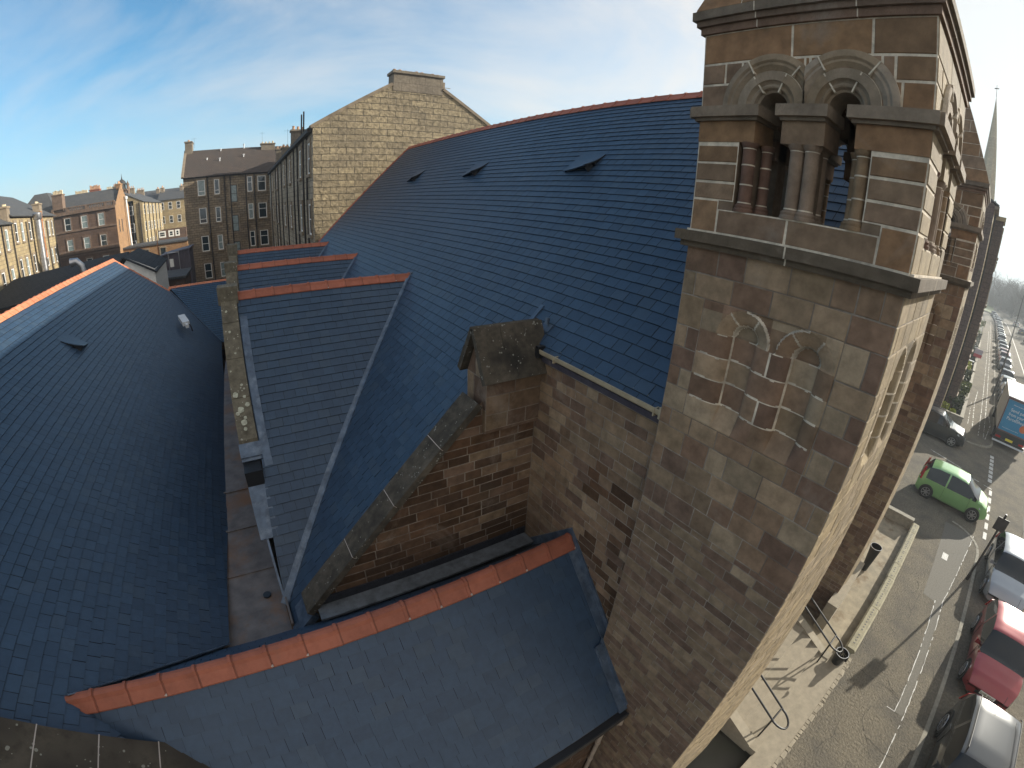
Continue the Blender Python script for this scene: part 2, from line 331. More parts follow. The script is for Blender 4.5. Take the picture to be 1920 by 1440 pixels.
SLATE = [(0.0262, 0.0504, 0.0877), (0.0243, 0.0468, 0.0817), (0.0281, 0.054, 0.092), (0.0252, 0.0486, 0.0843), (0.0233, 0.045, 0.0783), (0.0272, 0.0522, 0.0894), (0.032, 0.0549, 0.0869)]
def slates(mb, O, U, V, N, polys, gauge=0.2, wid=0.29, v0=0.0, pal=SLATE, seed=1, lift=0.013, soft=1.0):
    """slates laid on the plane O + U*u + V*v (V points down the slope); polys: convex outlines in (u, v)"""
    r = random.Random(seed)
    for poly in polys:
        mb.face([O + U * a + V * b for a, b in poly], 1)
    us = [a for p in polys for a, b in p]; vs_ = [b for p in polys for a, b in p]
    umin, umax, vmin, vmax = min(us), max(us), min(vs_), max(vs_)
    row = math.floor((vmin - v0) / gauge)
    while v0 + row * gauge < vmax:
        va = v0 + row * gauge; vb = va + gauge
        u = umin - wid * (1.5 if row % 2 else 1.0) - r.random() * 0.05
        while u < umax:
            ww = wid * r.choice((1, 1, 1, 1, 0.93, 1.07, 0.86, 1.12))
            g = r.choice((0.0015, 0.0025, 0.0035, 0.005, 0.007)) * soft
            j = r.uniform(-0.004, 0.006)
            rect = [(u + g, va), (u + ww - g, va), (u + ww - g, vb + j), (u + g, vb + j)]
            c = r.choice(pal); k = r.uniform(1 - .075 * soft, 1 + .075 * soft); c = (c[0] * k, c[1] * k, c[2] * k)
            l1 = lift + r.uniform(0, 0.004); tl = r.uniform(-0.002, 0.002)
            for poly in polys:
                Q = clip(rect, poly)
                if len(Q) < 3: continue
                hh = lambda p: 0.003 + (l1 + tl * (p[0] - u) / ww) * max(0, (p[1] - va)) / gauge
                top = [O + U * p[0] + V * p[1] + N * hh(p) for p in Q]
                mb.face(top, 0, c)
                for i in range(len(Q)):
                    p, q = Q[i], Q[(i + 1) % len(Q)]
                    if abs(p[1] - (vb + j)) < 1e-6 and abs(q[1] - (vb + j)) < 1e-6:
                        mb.face([top[i], O + U * p[0] + V * p[1], O + U * q[0] + V * q[1], top[(i + 1) % len(Q)]], 1)
            u += ww
        row += 1

PAL_BROWN = [(.17,.125,.088),(.20,.155,.108),(.14,.10,.075),(.22,.18,.13),(.185,.14,.10),(.125,.09,.07),(.16,.12,.085)]
PAL_TOWER = [(.245,.192,.135),(.215,.168,.115),(.195,.142,.10),(.17,.118,.086),(.265,.22,.16),(.23,.192,.14),(.15,.104,.08)]
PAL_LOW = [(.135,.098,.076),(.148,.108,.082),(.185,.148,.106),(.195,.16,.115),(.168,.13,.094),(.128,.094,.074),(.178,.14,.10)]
PAL_ARCH = [(.25,.222,.18),(.22,.19,.15),(.27,.24,.20),(.20,.165,.12)]
PAL_BELFRY = [(0.203, 0.133, 0.078), (0.185, 0.139, 0.099), (0.219, 0.14, 0.083), (0.194, 0.133, 0.084), (0.177, 0.131, 0.096)]
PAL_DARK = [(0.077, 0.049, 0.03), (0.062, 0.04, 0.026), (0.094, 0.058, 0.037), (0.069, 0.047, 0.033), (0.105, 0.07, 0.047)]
PAL_FRONT_SUNLIT = [(.225, .195, .14), (.20, .172, .12), (.24, .21, .145), (.21, .185, .138), (.23, .195, .13)]  # street-face stone made paler, sunlight worked into the colour
PAL_LIT = [(0.30, 0.24, 0.15), (0.33, 0.26, 0.16), (0.27, 0.21, 0.13), (0.31, 0.26, 0.19)]
def rect_sub(rs, h):
    out_ = []
    for (a, b, c, d) in rs:
        e, f, g, k = h
        if e >= c or g <= a or f >= d or k <= b: out_.append((a, b, c, d)); continue
        if a < e: out_.append((a, b, e, d))
        if g < c: out_.append((g, b, c, d))
        m0, m1 = max(a, e), min(c, g)
        if b < f: out_.append((m0, b, m1, f))
        if k < d: out_.append((m0, k, m1, d))
    return [q for q in out_ if q[2] - q[0] > 0.012 and q[3] - q[1] > 0.012]
def masonry(mb, O, U, V, N, poly, rows, wr, pal, gap=0.014, depth=0.008, holes=(), seed=1, bev=0.006, weights=None, ends=None, mi=0, mo=1, palfn=None):
    """rows: ascending list of course heights v; wr: (min, max) stone length"""
    r = random.Random(seed)
    us = [p[0] for p in poly]; umin, umax = min(us), max(us)
    for i in range(len(rows) - 1):
        va, vb = rows[i], rows[i + 1]
        hgt = vb - va
        cuts = [umin]
        if ends: cuts.append(umin + (ends[0] if i % 2 else ends[1]))
        last = umax - ((ends[1] if i % 2 else ends[0]) if ends else 0)
        u = cuts[-1]
        if not ends: u -= 0; 
        while True:
            L = r.uniform(*wr)
            if u + L > last - wr[0] * 0.6: break
            u += L; cuts.append(u)
        if ends: cuts.append(last)
        cuts.append(umax)
        for k in range(len(cuts) - 1):
            parts = [(cuts[k], va, cuts[k + 1], vb)]
            for h in holes: parts = rect_sub(parts, h)
            P_ = palfn(0.5 * (cuts[k] + cuts[k + 1]), 0.5 * (va + vb)) if palfn else pal
            c = r.choice(P_); kk = r.uniform(0.85, 1.15); c = tuple(x * kk for x in c)
            dd = depth * r.uniform(0.55, 1.3)
            for (a, b, c2, d) in parts:
                back = clip([(a, b), (c2, b), (c2, d), (a, d)], poly)
                if len(back) < 3: continue
                mb.face([O + U * p[0] + V * p[1] for p in back], mo)
                g = gap / 2; j = lambda: r.uniform(-0.002, 0.002)
                if c2 - a < gap * 1.5 or d - b < gap * 1.5: continue
                q = [(a + g + j(), b + g + j()), (c2 - g + j(), b + g + j()), (c2 - g + j(), d - g + j()), (a + g + j(), d - g + j())]
                Q = clip(q, poly)
                if len(Q) < 3: continue
                cx = sum(p[0] for p in Q) / len(Q); cy = sum(p[1] for p in Q) / len(Q)
                hx = max(1e-3, max(abs(p[0] - cx) for p in Q)); hy = max(1e-3, max(abs(p[1] - cy) for p in Q))
                fx = max(0.3, 1 - bev / hx); fy = max(0.3, 1 - bev / hy)
                F = [(cx + (p[0] - cx) * fx, cy + (p[1] - cy) * fy) for p in Q]
                fr = [O + U * p[0] + V * p[1] + N * dd for p in F]; bk = [O + U * p[0] + V * p[1] for p in Q]
                mb.face(fr, mi, c)
                for t in range(len(Q)):
                    t2 = (t + 1) % len(Q); mb.face([bk[t], bk[t2], fr[t2], fr[t]], mi, c)
def rows_between(a, b, lo, hi, seed):
    r = random.Random(seed); L = [a]
    while L[-1] + hi < b: L.append(L[-1] + r.uniform(lo, hi))
    rest = b - L[-1]
    if rest > hi * 1.1: L.append(L[-1] + rest / 2)
    L.append(b); return L

def ridge(mb, A, B, up, half=0.17, drop=0.12, L=0.44, seed=3, base=(0.30, 0.095, 0.054)):
    """angle ridge tiles from A to B; 'drop' is how far the wings fall"""
    A, B = Vector(A), Vector(B); D = (B - A); n = max(1, round(D.length / L)); D.normalize(); step = (B - A).length / n
    S = D.cross(Vector(up)).normalized(); Uv = S.cross(D).normalized(); r = random.Random(seed)
    def prof(sc_, lift):
        return [(-half * sc_, -drop * sc_ + lift), (-half * 0.45 * sc_, -drop * 0.36 * sc_ + lift), (-0.05 * sc_, lift + 0.0), (0, lift + 0.012), (0.05 * sc_, lift + 0.0), (half * 0.45 * sc_, -drop * 0.36 * sc_ + lift), (half * sc_, -drop * sc_ + lift)]
    def seg(a, b, sc_, lift, c, mi=0):
        p = prof(sc_, lift); t = 0.022
        ra = [A + D * a + S * x + Uv * y for x, y in p]; rb = [A + D * b + S * x + Uv * y for x, y in p]
        for i in range(len(p) - 1): mb.face([ra[i], ra[i + 1], rb[i + 1], rb[i]], mi, c)
        la = [q - Uv * t for q in ra]; lb = [q - Uv * t for q in rb]
        for i in range(len(p) - 1):
            mb.face([ra[i], ra[i + 1], la[i + 1], la[i]], mi, c); mb.face([rb[i], rb[i + 1], lb[i + 1], lb[i]], mi, c)
        mb.face([ra[0], rb[0], lb[0], la[0]], mi, c); mb.face([ra[-1], rb[-1], lb[-1], la[-1]], mi, c)
    for i in range(n):
        k = r.uniform(0.88, 1.12); c = tuple(x * k for x in base); l = 0.045 + r.uniform(-0.003, 0.004)
        seg(i * step, (i + 1) * step - 0.004, 1.0, l, c)
        seg((i + 1) * step - 0.06, (i + 1) * step - 0.02, 1.06, l + 0.018, c)
        seg((i + 1) * step - 0.014, (i + 1) * step + 0.004, 1.02, l + 0.004, tuple(x * .6 for x in c), 0)
        if r.random() < .45: mb.obox(A + D * ((i + 1) * step - .03) + S * half * .98 - Uv * (drop * .99 - l), D, S, Uv, (0, .03), (-.012, .012), (0, .02), 1)

X, Y, Z = Vector((1, 0, 0)), Vector((0, 1, 0)), Vector((0, 0, 1))

# ------------------------------------------------------------------ ground, street
g = MB(); g.face([(-900, -900, GZ - .16), (1200, -900, GZ - .16), (1200, 1200, GZ - .16), (-900, 1200, GZ - .16)])
tag(g.build('ground', 'ground'), kind='structure')
def yo(x): return 0.0 if x < 150 else 0.0011 * (x - 150) ** 2       # the street bends far away
def strip(mb, ya, yb, x0, x1, z, mi=0, step=20):
    x = x0
    while x < x1 - 1e-6:
        xn = min(x + step, x1)
        mb.face([(x, ya + yo(x), z), (xn, ya + yo(xn), z), (xn, yb + yo(xn), z), (x, yb + yo(x), z)], mi); x = xn
r_ = MB(); strip(r_, -12.6, -3.73, -40, 330, GZ - .12); tag(r_.build('road', 'asphalt'), kind='structure')
ln = MB()
ln.face([(20.1, -3.73, GZ - .116), (36.5, -3.73, GZ - .116), (36.5, -1.0, GZ - .02), (20.1, -1.0, GZ - .02)])
ln.face([(19.8, -1.0, GZ - .02), (34.9, -1.0, GZ - .02), (34.9, 26, GZ - .02), (19.8, 26, GZ - .02)])
tag(ln.build('lane', 'asphalt'), kind='structure')
pv = MB()
arc1 = [(20.6 + 1.6 * math.sin(a), -2.0 - 1.6 * math.cos(a)) for a in [R_(d) for d in (0, 15, 30, 45, 60, 72, 84)]]
P1 = [(-30, -3.60)] + arc1 + [(21.9, -0.79), (-30, -0.79)]
pv.face([(x, y, GZ) for x, y in P1])
P2 = [(36.6, -3.60)] + [(36.6 - 1.8 * math.sin(a), -1.8 - 1.8 * math.cos(a)) for a in [R_(d) for d in (20, 40, 60, 80, 90)]] + [(34.8, -1.05), (150, -1.05), (150, -3.60)]
pv.face([(x, y, GZ) for x, y in P2[::-1]])
strip(pv, -3.60, -1.05, 150, 330, GZ); strip(pv, -16.5, -12.8, -40, 330, GZ)
tag(pv.build('pavement', 'asphalt'), kind='structure')
kb = MB()
def kerbline(pts, wdt=0.13):
    r = random.Random(3)
    for i in range(len(pts) - 1):
        a, b = Vector((*pts[i], 0)), Vector((*pts[i + 1], 0)); L = (b - a).length; d = (b - a).normalized(); s = d.cross(Z)
        n = max(1, round(L / 0.92))
        for k in range(n):
            p, q = a + d * (L * k / n + .004), a + d * (L * (k + 1) / n - .004); h = GZ + .006 + r.uniform(0, .006)
            P = [p, q, q + s * wdt, p + s * wdt]
            kb.hexa([(v.x, v.y, GZ - .15) for v in P] + [(v.x, v.y, h) for v in P], 0)
kerbline([(-30, -3.60)] + arc1)
kerbline([(P2[i][0], P2[i][1]) for i in range(5, 0, -1)] + [(36.6, -3.60), (150, -3.60)])
kerbline([(150 + 20 * i, -3.60 + yo(150 + 20 * i)) for i in range(9)])
tag(kb.build('kerb', 'kerb'), kind='structure')
# cable trench patches, thin pale seams, crack lines and give-way blocks
pm = MB(); rr = random.Random(11)
def seam(pts, wd=0.022, z=GZ + .004, jit=0.012, mi=0, skip=0.15):
    for i in range(len(pts) - 1):
        a, b = Vector((*pts[i], z)), Vector((*pts[i + 1], z)); n = max(1, int((b - a).length / 0.16)); d = (b - a).normalized(); s = d.cross(Z)
        q0 = a
        for k in range(n):
            q1 = a + (b - a) * ((k + 1) / n) + s * rr.uniform(-jit, jit); w_ = wd * rr.uniform(.5, 1.5)
            if rr.random() > skip: pm.face([q0 - s * w_ / 2, q1 - s * w_ / 2, q1 + s * w_ / 2, q0 + s * w_ / 2], mi)
            q0 = q1
seam([(21.9, -3.33), (16.0, -2.78), (15.7, -2.80)]); seam([(15.9, -2.50), (12.8, -2.62), (10.4, -2.66), (10.4, -2.4)]); seam([(15.6, -2.80), (13.86, -2.86), (11.08, -2.92), (8.5, -2.97)])
for a, b in ((37, 150), (37, 120)):
    y_ = -2.95 if b == 150 else -2.55
    seam([(a, y_), (60, y_ + .1), (b, y_ + .15)], 0.05, skip=.25)
seam([(38.5, -2.0), (46, -1.8), (52, -1.9)], 0.06, skip=.35); seam([(39, -1.6), (47, -1.5)], 0.05, skip=.4)
seam([(36.9, -3.1), (41, -3.4), (44, -3.2)], 0.05, skip=.3)
for k in range(7):
    x_ = 29.5 + k * 0.72
    for y_ in (-3.22, -3.78): pm.box((x_, y_ - .13, GZ - .118), (x_ + .5, y_ + .13, GZ - .108), 1)
for k in range(6):
    x_ = 22.4 + k * 1.05; pm.box((x_, -3.98, GZ - .118), (x_ + .68, -3.80, GZ - .108), 1)
for x0, y0, x1, y1 in ((28.6, -2.6, 28.5, -3.1), (28.4, -3.4, 28.3, -3.9), (30, .2, 29.3, -1.9)): seam([(x0, y0), (x1, y1)], .07, GZ - .01, mi=1, skip=0)
pm.box((18.75, -2.45, GZ + .002), (19.25, -2.2, GZ + .006), 1)
strip(pm, -8.2, -8.05, 60, 300, GZ - .112, 1)
pb = MB()
pb.face([(10.4, -2.66, GZ + .003), (10.4, -2.90, GZ + .003), (15.7, -2.80, GZ + .003), (21.9, -3.30, GZ + .003), (21.9, -1.9, GZ + .003), (15.9, -2.0, GZ + .003), (15.8, -2.52, GZ + .003)], 0)
for x, y, a, b in ((24, -7, 3, 1.1), (14, -8, 6, .8), (52, -8, 12, 1.4), (80, -6.8, 20, .7)): pb.face([(x, y, GZ - .116), (x + a, y, GZ - .116), (x + a, y + b, GZ - .116), (x, y + b, GZ - .116)], 0)
tag(pb.build('asphalt_patch', 'asphalt_dark'), kind='structure')
def crack(x, y, ang, L):
    p = (x, y)
    while L > 0:
        ang += rr.uniform(-.45, .45); q = (p[0] + math.cos(ang) * .14, p[1] + math.sin(ang) * .14); seam([p, q], .012 * rr.uniform(.4, 1.6), GZ + .005, 0, 2, 0.12); p = q; L -= .14
for c_ in ((19.5, -1.0, -1.9, 2.0), (17.2, -1.4, -2.8, 1.8), (16.0, -1.9, 3.4, 1.4), (15.0, -1.6, 3.6, 1.8), (13.5, -1.2, -2.4, 1.6), (12.2, -1.6, 3.7, 1.6), (11, -1.3, -2.2, 1.4), (10.0, -2.0, 3.3, 1.5), (9.0, -1.5, -2.6, 1.4), (8.2, -2.2, 3.5, 1.2), (7.5, -1.3, -2.0, 1.2), (12.8, -3.2, 3.2, 1.0), (9.6, -3.3, 3.0, 1.4)): crack(*c_)
MT['crack'] = mat('crack', (0.07, 0.062, 0.05), 0.95, var=0)
tag(pm.build('road_marking', ['marking', 'marking', 'crack']), kind='structure')

# ------------------------------------------------------------------ the church
RX, RZ, SL = 8.81, 2.84, 0.984            # nave ridge and slope
CH = thing('church', (8.8, 12.0, GZ), 'brown sandstone church with a big blue slate nave roof and two square corner towers', 'church')
Un = Y.copy(); Vn = Vector((-1, 0, -SL)).normalized(); Nn = Vector((-SL, 0, 1)).normalized()
kv = math.sqrt(1 + SL * SL); On = Vector((RX, 0, RZ))
def vx(x): return (RX - x) * kv           # slope distance of a point at x
ga = (vx(4.0)) / 37
mb = MB()
zt = 4.0
polys = [[(1.35, 0), (23.69, 0), (23.69, vx(zt)), (1.35, vx(zt))],
         [(2.62, vx(zt)), (5.30, vx(zt)), (5.30, vx(3.80)), (2.62, vx(3.80))],
         [(5.30, vx(zt)), (10.74, vx(zt)), (5.83, vx(-.46)), (5.30, vx(-.46))],
         [(10.74, vx(zt)), (16.07, vx(zt)), (13.40, vx(1.56))],
         [(16.07, vx(zt)), (21.60, vx(zt)), (18.83, vx(1.5))],
         [(21.60, vx(zt)), (23.69, vx(zt)), (23.69, vx(1.95))]]
slates(mb, On, Un, Vn, Nn, polys, gauge=ga, wid=0.235, seed=5, soft=1.1)
NR = mb.build('nave_roof', ['slate', 'slate_under'], CH)
mb = MB(); Vf = Vector((1, 0, -SL)).normalized(); Nf = Vector((SL, 0, 1)).normalized()
slates(mb, On, Un, Vf, Nf, [[(1.35, 0), (23.69, 0), (23.69, vx(3.9)), (1.35, vx(3.9))]], gauge=0.25, wid=0.4, seed=6)
tag(mb.build('nave_roof', ['slate', 'slate_under'], CH))
mb = MB(); ridge(mb, (RX, 1.35, RZ), (RX, 23.75, RZ), Z, 0.17, 0.15)
mb.build('ridge_tiles', ['terracotta', 'point'], NR)
mb = MB(); ridge(mb, (RX, 23.69, RZ), (3.9, 23.69, RZ - SL * 4.91), Nn, 0.13, 0.05)
mb.build('verge_tiles', ['terracotta', 'point'], NR)
# eyebrow vents
def vent(name, O, U, V, N, u, v, wd, ln_, h, parent, flip=False):
    mb = MB(); n = 10
    def pt(a, b):                       # a across 0..1, b down the slope 0..1
        k = math.sin(math.pi * min(1, a * 1.0)) ** .7 if False else (a if not flip else 1 - a)
        lift = h * b ** 1.8 * (.22 + .78 * (1 - k) ** 1.3)
        return O + U * (u + (a - .5) * wd) + V * (v + b * ln_) + N * (0.016 + max(lift, .01 * b))
    for i in range(n):
        for j in range(6):
            a0, a1, b0, b1 = i / n, (i + 1) / n, j / 6, (j + 1) / 6
            c = rnd.choice(SLATE)
            mb.face([pt(a0, b0), pt(a1, b0), pt(a1, b1), pt(a0, b1)], 0, c)
            dn = N * .022
            mb.face([pt(a0, b0) - dn * b0, pt(a1, b0) - dn * b0, pt(a1, b1) - dn, pt(a0, b1) - dn], 1)
        a0, a1 = i / n, (i + 1) / n
        mb.face([pt(a0, 1), pt(a1, 1), pt(a1, 1) - N * .022, pt(a0, 1) - N * .022], 0, SLATE[0])
        base = lambda a: O + U * (u + (a - .5) * wd) + V * (v + .72 * ln_) + N * 0.01
        if i in (0, n - 1):
            for j in range(6):
                aa = 0 if i == 0 else 1; q0, q1 = pt(aa, j / 6), pt(aa, (j + 1) / 6); f0_ = O + U * (u + (aa - .5) * wd) + V * (v + j / 6 * ln_); f1_ = O + U * (u + (aa - .5) * wd) + V * (v + (j + 1) / 6 * ln_)
                mb.face([q0, q1, q1 - N * min(.03, .2 * j / 6), q0 - N * min(.03, .2 * j / 6)], 1); mb.face([q0 + U * (.05 if aa == 0 else -.05), q1 + U * (.05 if aa == 0 else -.05), f1_ + U * (.05 if aa == 0 else -.05), f0_ + U * (.05 if aa == 0 else -.05)], 1)
        mb.face([pt(a0, .72), pt(a1, .72), base(a1), base(a0)], 1)
    mb.build(name, ['slate', 'slate_under'], parent)
for yy in (7.75, 12.75, 17.75): vent('roof_vent', On, Un, Vn, Nn, yy, vx(7.22), .84, 0.76, 0.20, NR, False)
# walls: nave side wall, aisle end wall
def planez(x): return -5.83 + SL * x
mb = MB(); N1 = Vector((-1, 0, 0)); rows = rows_between(-10, -2.06, .135, .175, 21)
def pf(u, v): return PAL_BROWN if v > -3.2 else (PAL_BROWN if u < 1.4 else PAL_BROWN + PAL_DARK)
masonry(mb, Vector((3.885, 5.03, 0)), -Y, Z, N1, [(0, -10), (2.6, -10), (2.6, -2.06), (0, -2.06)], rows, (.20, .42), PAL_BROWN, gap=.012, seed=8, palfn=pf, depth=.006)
N2 = Vector((0, -1, 0)); rows = rows_between(-10, -2.5, .14, .175, 22)
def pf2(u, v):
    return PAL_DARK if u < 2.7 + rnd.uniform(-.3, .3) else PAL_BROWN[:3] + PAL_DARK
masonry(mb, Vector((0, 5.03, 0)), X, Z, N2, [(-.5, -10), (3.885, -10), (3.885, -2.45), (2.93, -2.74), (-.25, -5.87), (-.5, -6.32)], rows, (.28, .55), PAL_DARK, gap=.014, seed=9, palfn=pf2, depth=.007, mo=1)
mb.box((3.89, 1.3, -10), (13.7, 2.6, -2.12), 0, PAL_BROWN[0]) if False else None
mb.box((4.0, 5.045, -10), (13.7, 23.6, -2.2), 0, PAL_BROWN[1])
mb.box((3.90, 2.6, -10), (13.7, 5.04, -2.2), 0, PAL_BROWN[1])
mb.box((-.45, 5.04, -10), (3.99, 23.6, -6.5), 0, PAL_BROWN[1])
# west and rear gable triangles
mb.face([(3.95, 23.6, -2.2), (13.67, 23.6, -2.2), (RX, 23.6, RZ - .08)], 0, PAL_BROWN[3])
mb.face([(3.95, 1.4, -2.2), (13.67, 1.4, -2.2), (RX, 1.4, RZ - .08)], 0, PAL_BROWN[3])
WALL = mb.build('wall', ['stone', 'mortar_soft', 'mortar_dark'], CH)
# street front between the towers, with an arched doorway
mb = MB(); rows = rows_between(-10, 2.3, .26, .33, 23)
masonry(mb, Vector((5.85, 1.38, 0)), X, Z, N2, [(0, -10), (5.9, -10), (5.9, -.1), (2.96, 2.75), (0, -.1)], rows, (.4, .8), PAL_TOWER, seed=10, holes=[(1.9, -10, 4.0, -6.4)])
mb.box((5.9, 1.39, -10), (11.8, 1.46, -.2), 0, PAL_TOWER[0])
mb.build('front_wall', ['stone', 'mortar'], CH)
mb = MB(); mb.box((7.75, 1.40, -9.0), (9.85, 1.47, -6.4), 0)
MT['door'] = mat('dark timber door', (0.05, 0.03, 0.02), .6, nscale=8); mb.build('door', 'door', CH)
# raking coping over the aisle end
Vr = Vector((1, 0, SL)).normalized(); Nr = Vector((-SL, 0, 1)).normalized()
mb = MB(); A0 = Vector((.02, 0, planez(.02))); L = (2.98 - .02) * kv; n = 4; cu = [0, .30 * L, .545 * L, .80 * L, L]
for i in range(4):
    a, b = cu[i], cu[i + 1]
    mb.obox(A0 + Y * 4.93, Vr, Y, Nr, (a + .005, b - .005), (0, .46), (.15, .26), 0)
    mb.obox(A0 + Y * 4.99, Vr, Y, Nr, (a + .005, b - .005), (.05, .39), (-.1, .15), 0)
    if i: mb.obox(A0 + Y * 4.928, Vr, Y, Nr, (a - .005, a + .005), (0.01, .45), (.2, .262), 1)
COP = mb.build('raking_coping', ['coping_dark', 'point'], CH)
mb = MB()                               # lead apron at its foot
mb.obox(A0 + Y * 4.93, Vr, Y, Nr, (-.34, 0), (0, .5), (.03, .16), 0); mb.obox(A0 + Y * 4.95, Vr, Y, Nr, (-.62, -.2), (-.12, .3), (.02, .07), 0)
mb.obox(A0 + Y * 5.42, Vr, Y, Nr, (0, L), (0, .1), (.015, .03), 0)
mb.build('lead_flashing', 'lead', CH)
# gabled kneeler block
mb = MB(); ya, yb = 4.94, 5.50; xa, xb = 2.93, 3.92
masonry(mb, Vector((xa, ya, 0)), X, Z, N2, [(0, -3.2), (xb - xa, -3.2), (xb - xa, -2.42), (0, -2.42)], [-3.2, -2.95, -2.66, -2.42], (.3, .6), PAL_BROWN, seed=4, depth=.004)
masonry(mb, Vector((xa, yb, 0)), -Y, Z, N1, [(0, -3.25), (yb - ya, -3.25), (yb - ya, -2.42), ((yb - ya) / 2, -1.86), (0, -2.42)], [-3.25, -2.88, -2.42, -1.8], (.2, .35), PAL_BROWN[:4], seed=5, depth=.004)
mb.box((xa + .004, ya + .004, -3.25), (xb + .1, yb, -2.43), 0, PAL_BROWN[2])
mb.face([(xb, ya, -2.43), (xb, yb, -2.43), (xb, (ya + yb) / 2, -1.87)], 0, PAL_BROWN[2])
mb.c = [tuple(q * .82 for q in c) for c in mb.c]; mb.build('kneeler', ['stone', 'mortar_soft'], CH)
mb = MB(); ym = (ya + yb) / 2
for sgn in (-1, 1):
    Vp = Vector((0, sgn * (yb - ya) / 2 + sgn * .07, -.68)).normalized(); Np = Vector((0, sgn * .68, .36)).normalized()
    O_ = Vector((2.83, ym, -1.72))
    for (u0, u1, v0, v1, hh) in ((0, .42, 0, .36, .05), (.425, 1.16, 0, .37, .053), (0, .55, .36, .80, .065), (.555, 1.16, .37, .80, .062)):
        mb.obox(O_, X, Vp, Np, (u0, u1 + (0.0)), (v0, v1), (-.03, hh), 0)
mb.build('kneeler_roof', 'coping_dark', CH)
# cream gutter
mb = MB(); r0 = .065
for y0_, y1_ in ((2.64, 3.9), (3.905, 4.86)):
    pr = [(3.90, -2.0), (3.90, -2.10), (3.86, -2.135), (3.80, -2.135), (3.755, -2.10), (3.745, -2.04), (3.765, -2.04), (3.775, -2.09), (3.81, -2.115), (3.85, -2.115), (3.88, -2.09), (3.885, -2.0)]
    for i in range(len(pr)):
        p, q = pr[i], pr[(i + 1) % len(pr)]
        mb.face([(p[0], y0_, p[1]), (q[0], y0_, q[1]), (q[0], y1_, q[1]), (p[0], y1_, p[1])], 0)
for yj in (2.70, 4.52): mb.box((3.742, yj, -2.138), (3.89, yj + .018, -2.045), 0)
mb.box((3.74, 2.60, -2.14), (3.9, 2.635, -2.0), 0); mb.box((3.73, 4.865, -2.17), (3.9, 4.93, -2.0), 1)
mb.build('gutter', ['cream', 'black'], CH)
mb = MB(); mb.box((3.83, 2.6, -2.24), (3.884, 4.93, -2.16), 0, (.05, .05, .07)); mb.build('eaves_board', 'stone', CH)
mb = MB(); mb.obox(On, Un, Vn, Nn, (5.50, 5.58), (vx(4.3), vx(3.0)), (.014, .035)); mb.obox(On, Un, Vn, Nn, (5.02, 5.2), (vx(4.12), vx(4.02)), (.014, .03))
mb.tube([(4.05, 5.12, -1.76), (4.07, 5.12, -1.66)], .035, 8); mb.build('lead_flashing', 'lead', CH)
# aisle gable roofs
GS = 0.896; kg = math.sqrt(1 + GS * GS); Vg = Vector((0, -1, -GS)).normalized(); Ng = Vector((0, -GS, 1)).normalized(); Vh = Vector((0, 1, -GS)).normalized(); Nh = Vector((0, GS, 1)).normalized()
for i, (gy, gz) in enumerate(((10.74, -1.88), (16.07, -1.91), (21.60, -1.90))):
    Og = Vector((0, gy, gz)); dn = ((gy - 5.83) if i == 0 else (gy - 13.40 if i == 1 else gy - 18.83)) * kg
    xl = -.46 if i == 0 else (1.56 if i == 1 else 1.5)
    mb = MB()
    poly = [(-.20, 0), (4.02, 0), (xl, dn)] + ([(-.48, dn), (-.46, (gy - 6.2) * kg), (-.22, (gy - 8.0) * kg)] if i == 0 else [(-.20, dn)])
    if i == 0: v8 = (gy - 8.0) * kg; xv = 4.02 - 4.48 * v8 / dn; polys = [[(-.22, 0), (4.02, 0), (xv, v8), (-.22, v8)], [(-.22, v8), (xv, v8), (xl + .0, dn), (-.48, dn)]]
    else: polys = [poly]
    slates(mb, Og, X, Vg, Ng, polys, gauge=.185, wid=.24, seed=30 + i, soft=.6)
    AR = mb.build('aisle_roof', ['slate', 'slate_under'], CH)
    mb = MB(); d2 = (2.67 if i < 2 else 2.1) * kg
    slates(mb, Og, X, Vh, Nh, [[(-.20, 0), (4.02, 0), (1.56 if i < 2 else 2.1, d2), (-.20, d2)]], gauge=.185, wid=.24, seed=40 + i)
    mb.build('aisle_roof', ['slate', 'slate_under'], CH)
    mb = MB(); ridge(mb, (-.2, gy, gz), (4.03, gy, gz), Z, .16, .14, seed=50 + i); mb.build('ridge_tiles', ['terracotta', 'point'], AR)
    mb = MB()                            # lead valley against the nave roof, a soft roll on each side
    a = Vector((4.02, gy - .02, gz)); b = Vector((xl, gy - dn / kg, gz - GS * dn / kg)); D = (b - a).normalized(); S = Nn.cross(D).normalized()
    S2 = Ng.cross(D).normalized()
    for (nrm, s_, wdd) in ((Nn, S, .05), (Ng, S2, .13)):
        if (s_.dot(Y) > 0) if nrm is Nn else (s_.dot(X) > 0): s_ = -s_
        mb.hexa([a + nrm * .004, b + nrm * .004, b + s_ * wdd + nrm * .004, a + s_ * wdd * .5 + nrm * .004, a + nrm * .026, b + nrm * .026, b + s_ * wdd + nrm * .026, a + s_ * wdd * .5 + nrm * .026])
    mb.tube([a + Ng * .03, a.lerp(b, .33) + Ng * .035, a.lerp(b, .66) + Ng * .03, b + Ng * .03], .028, 6)
    mb.box((4.0, gy - .09, gz - .02), (4.22, gy + .09, gz + .07))
    mb.build('lead_valley', 'lead', AR)
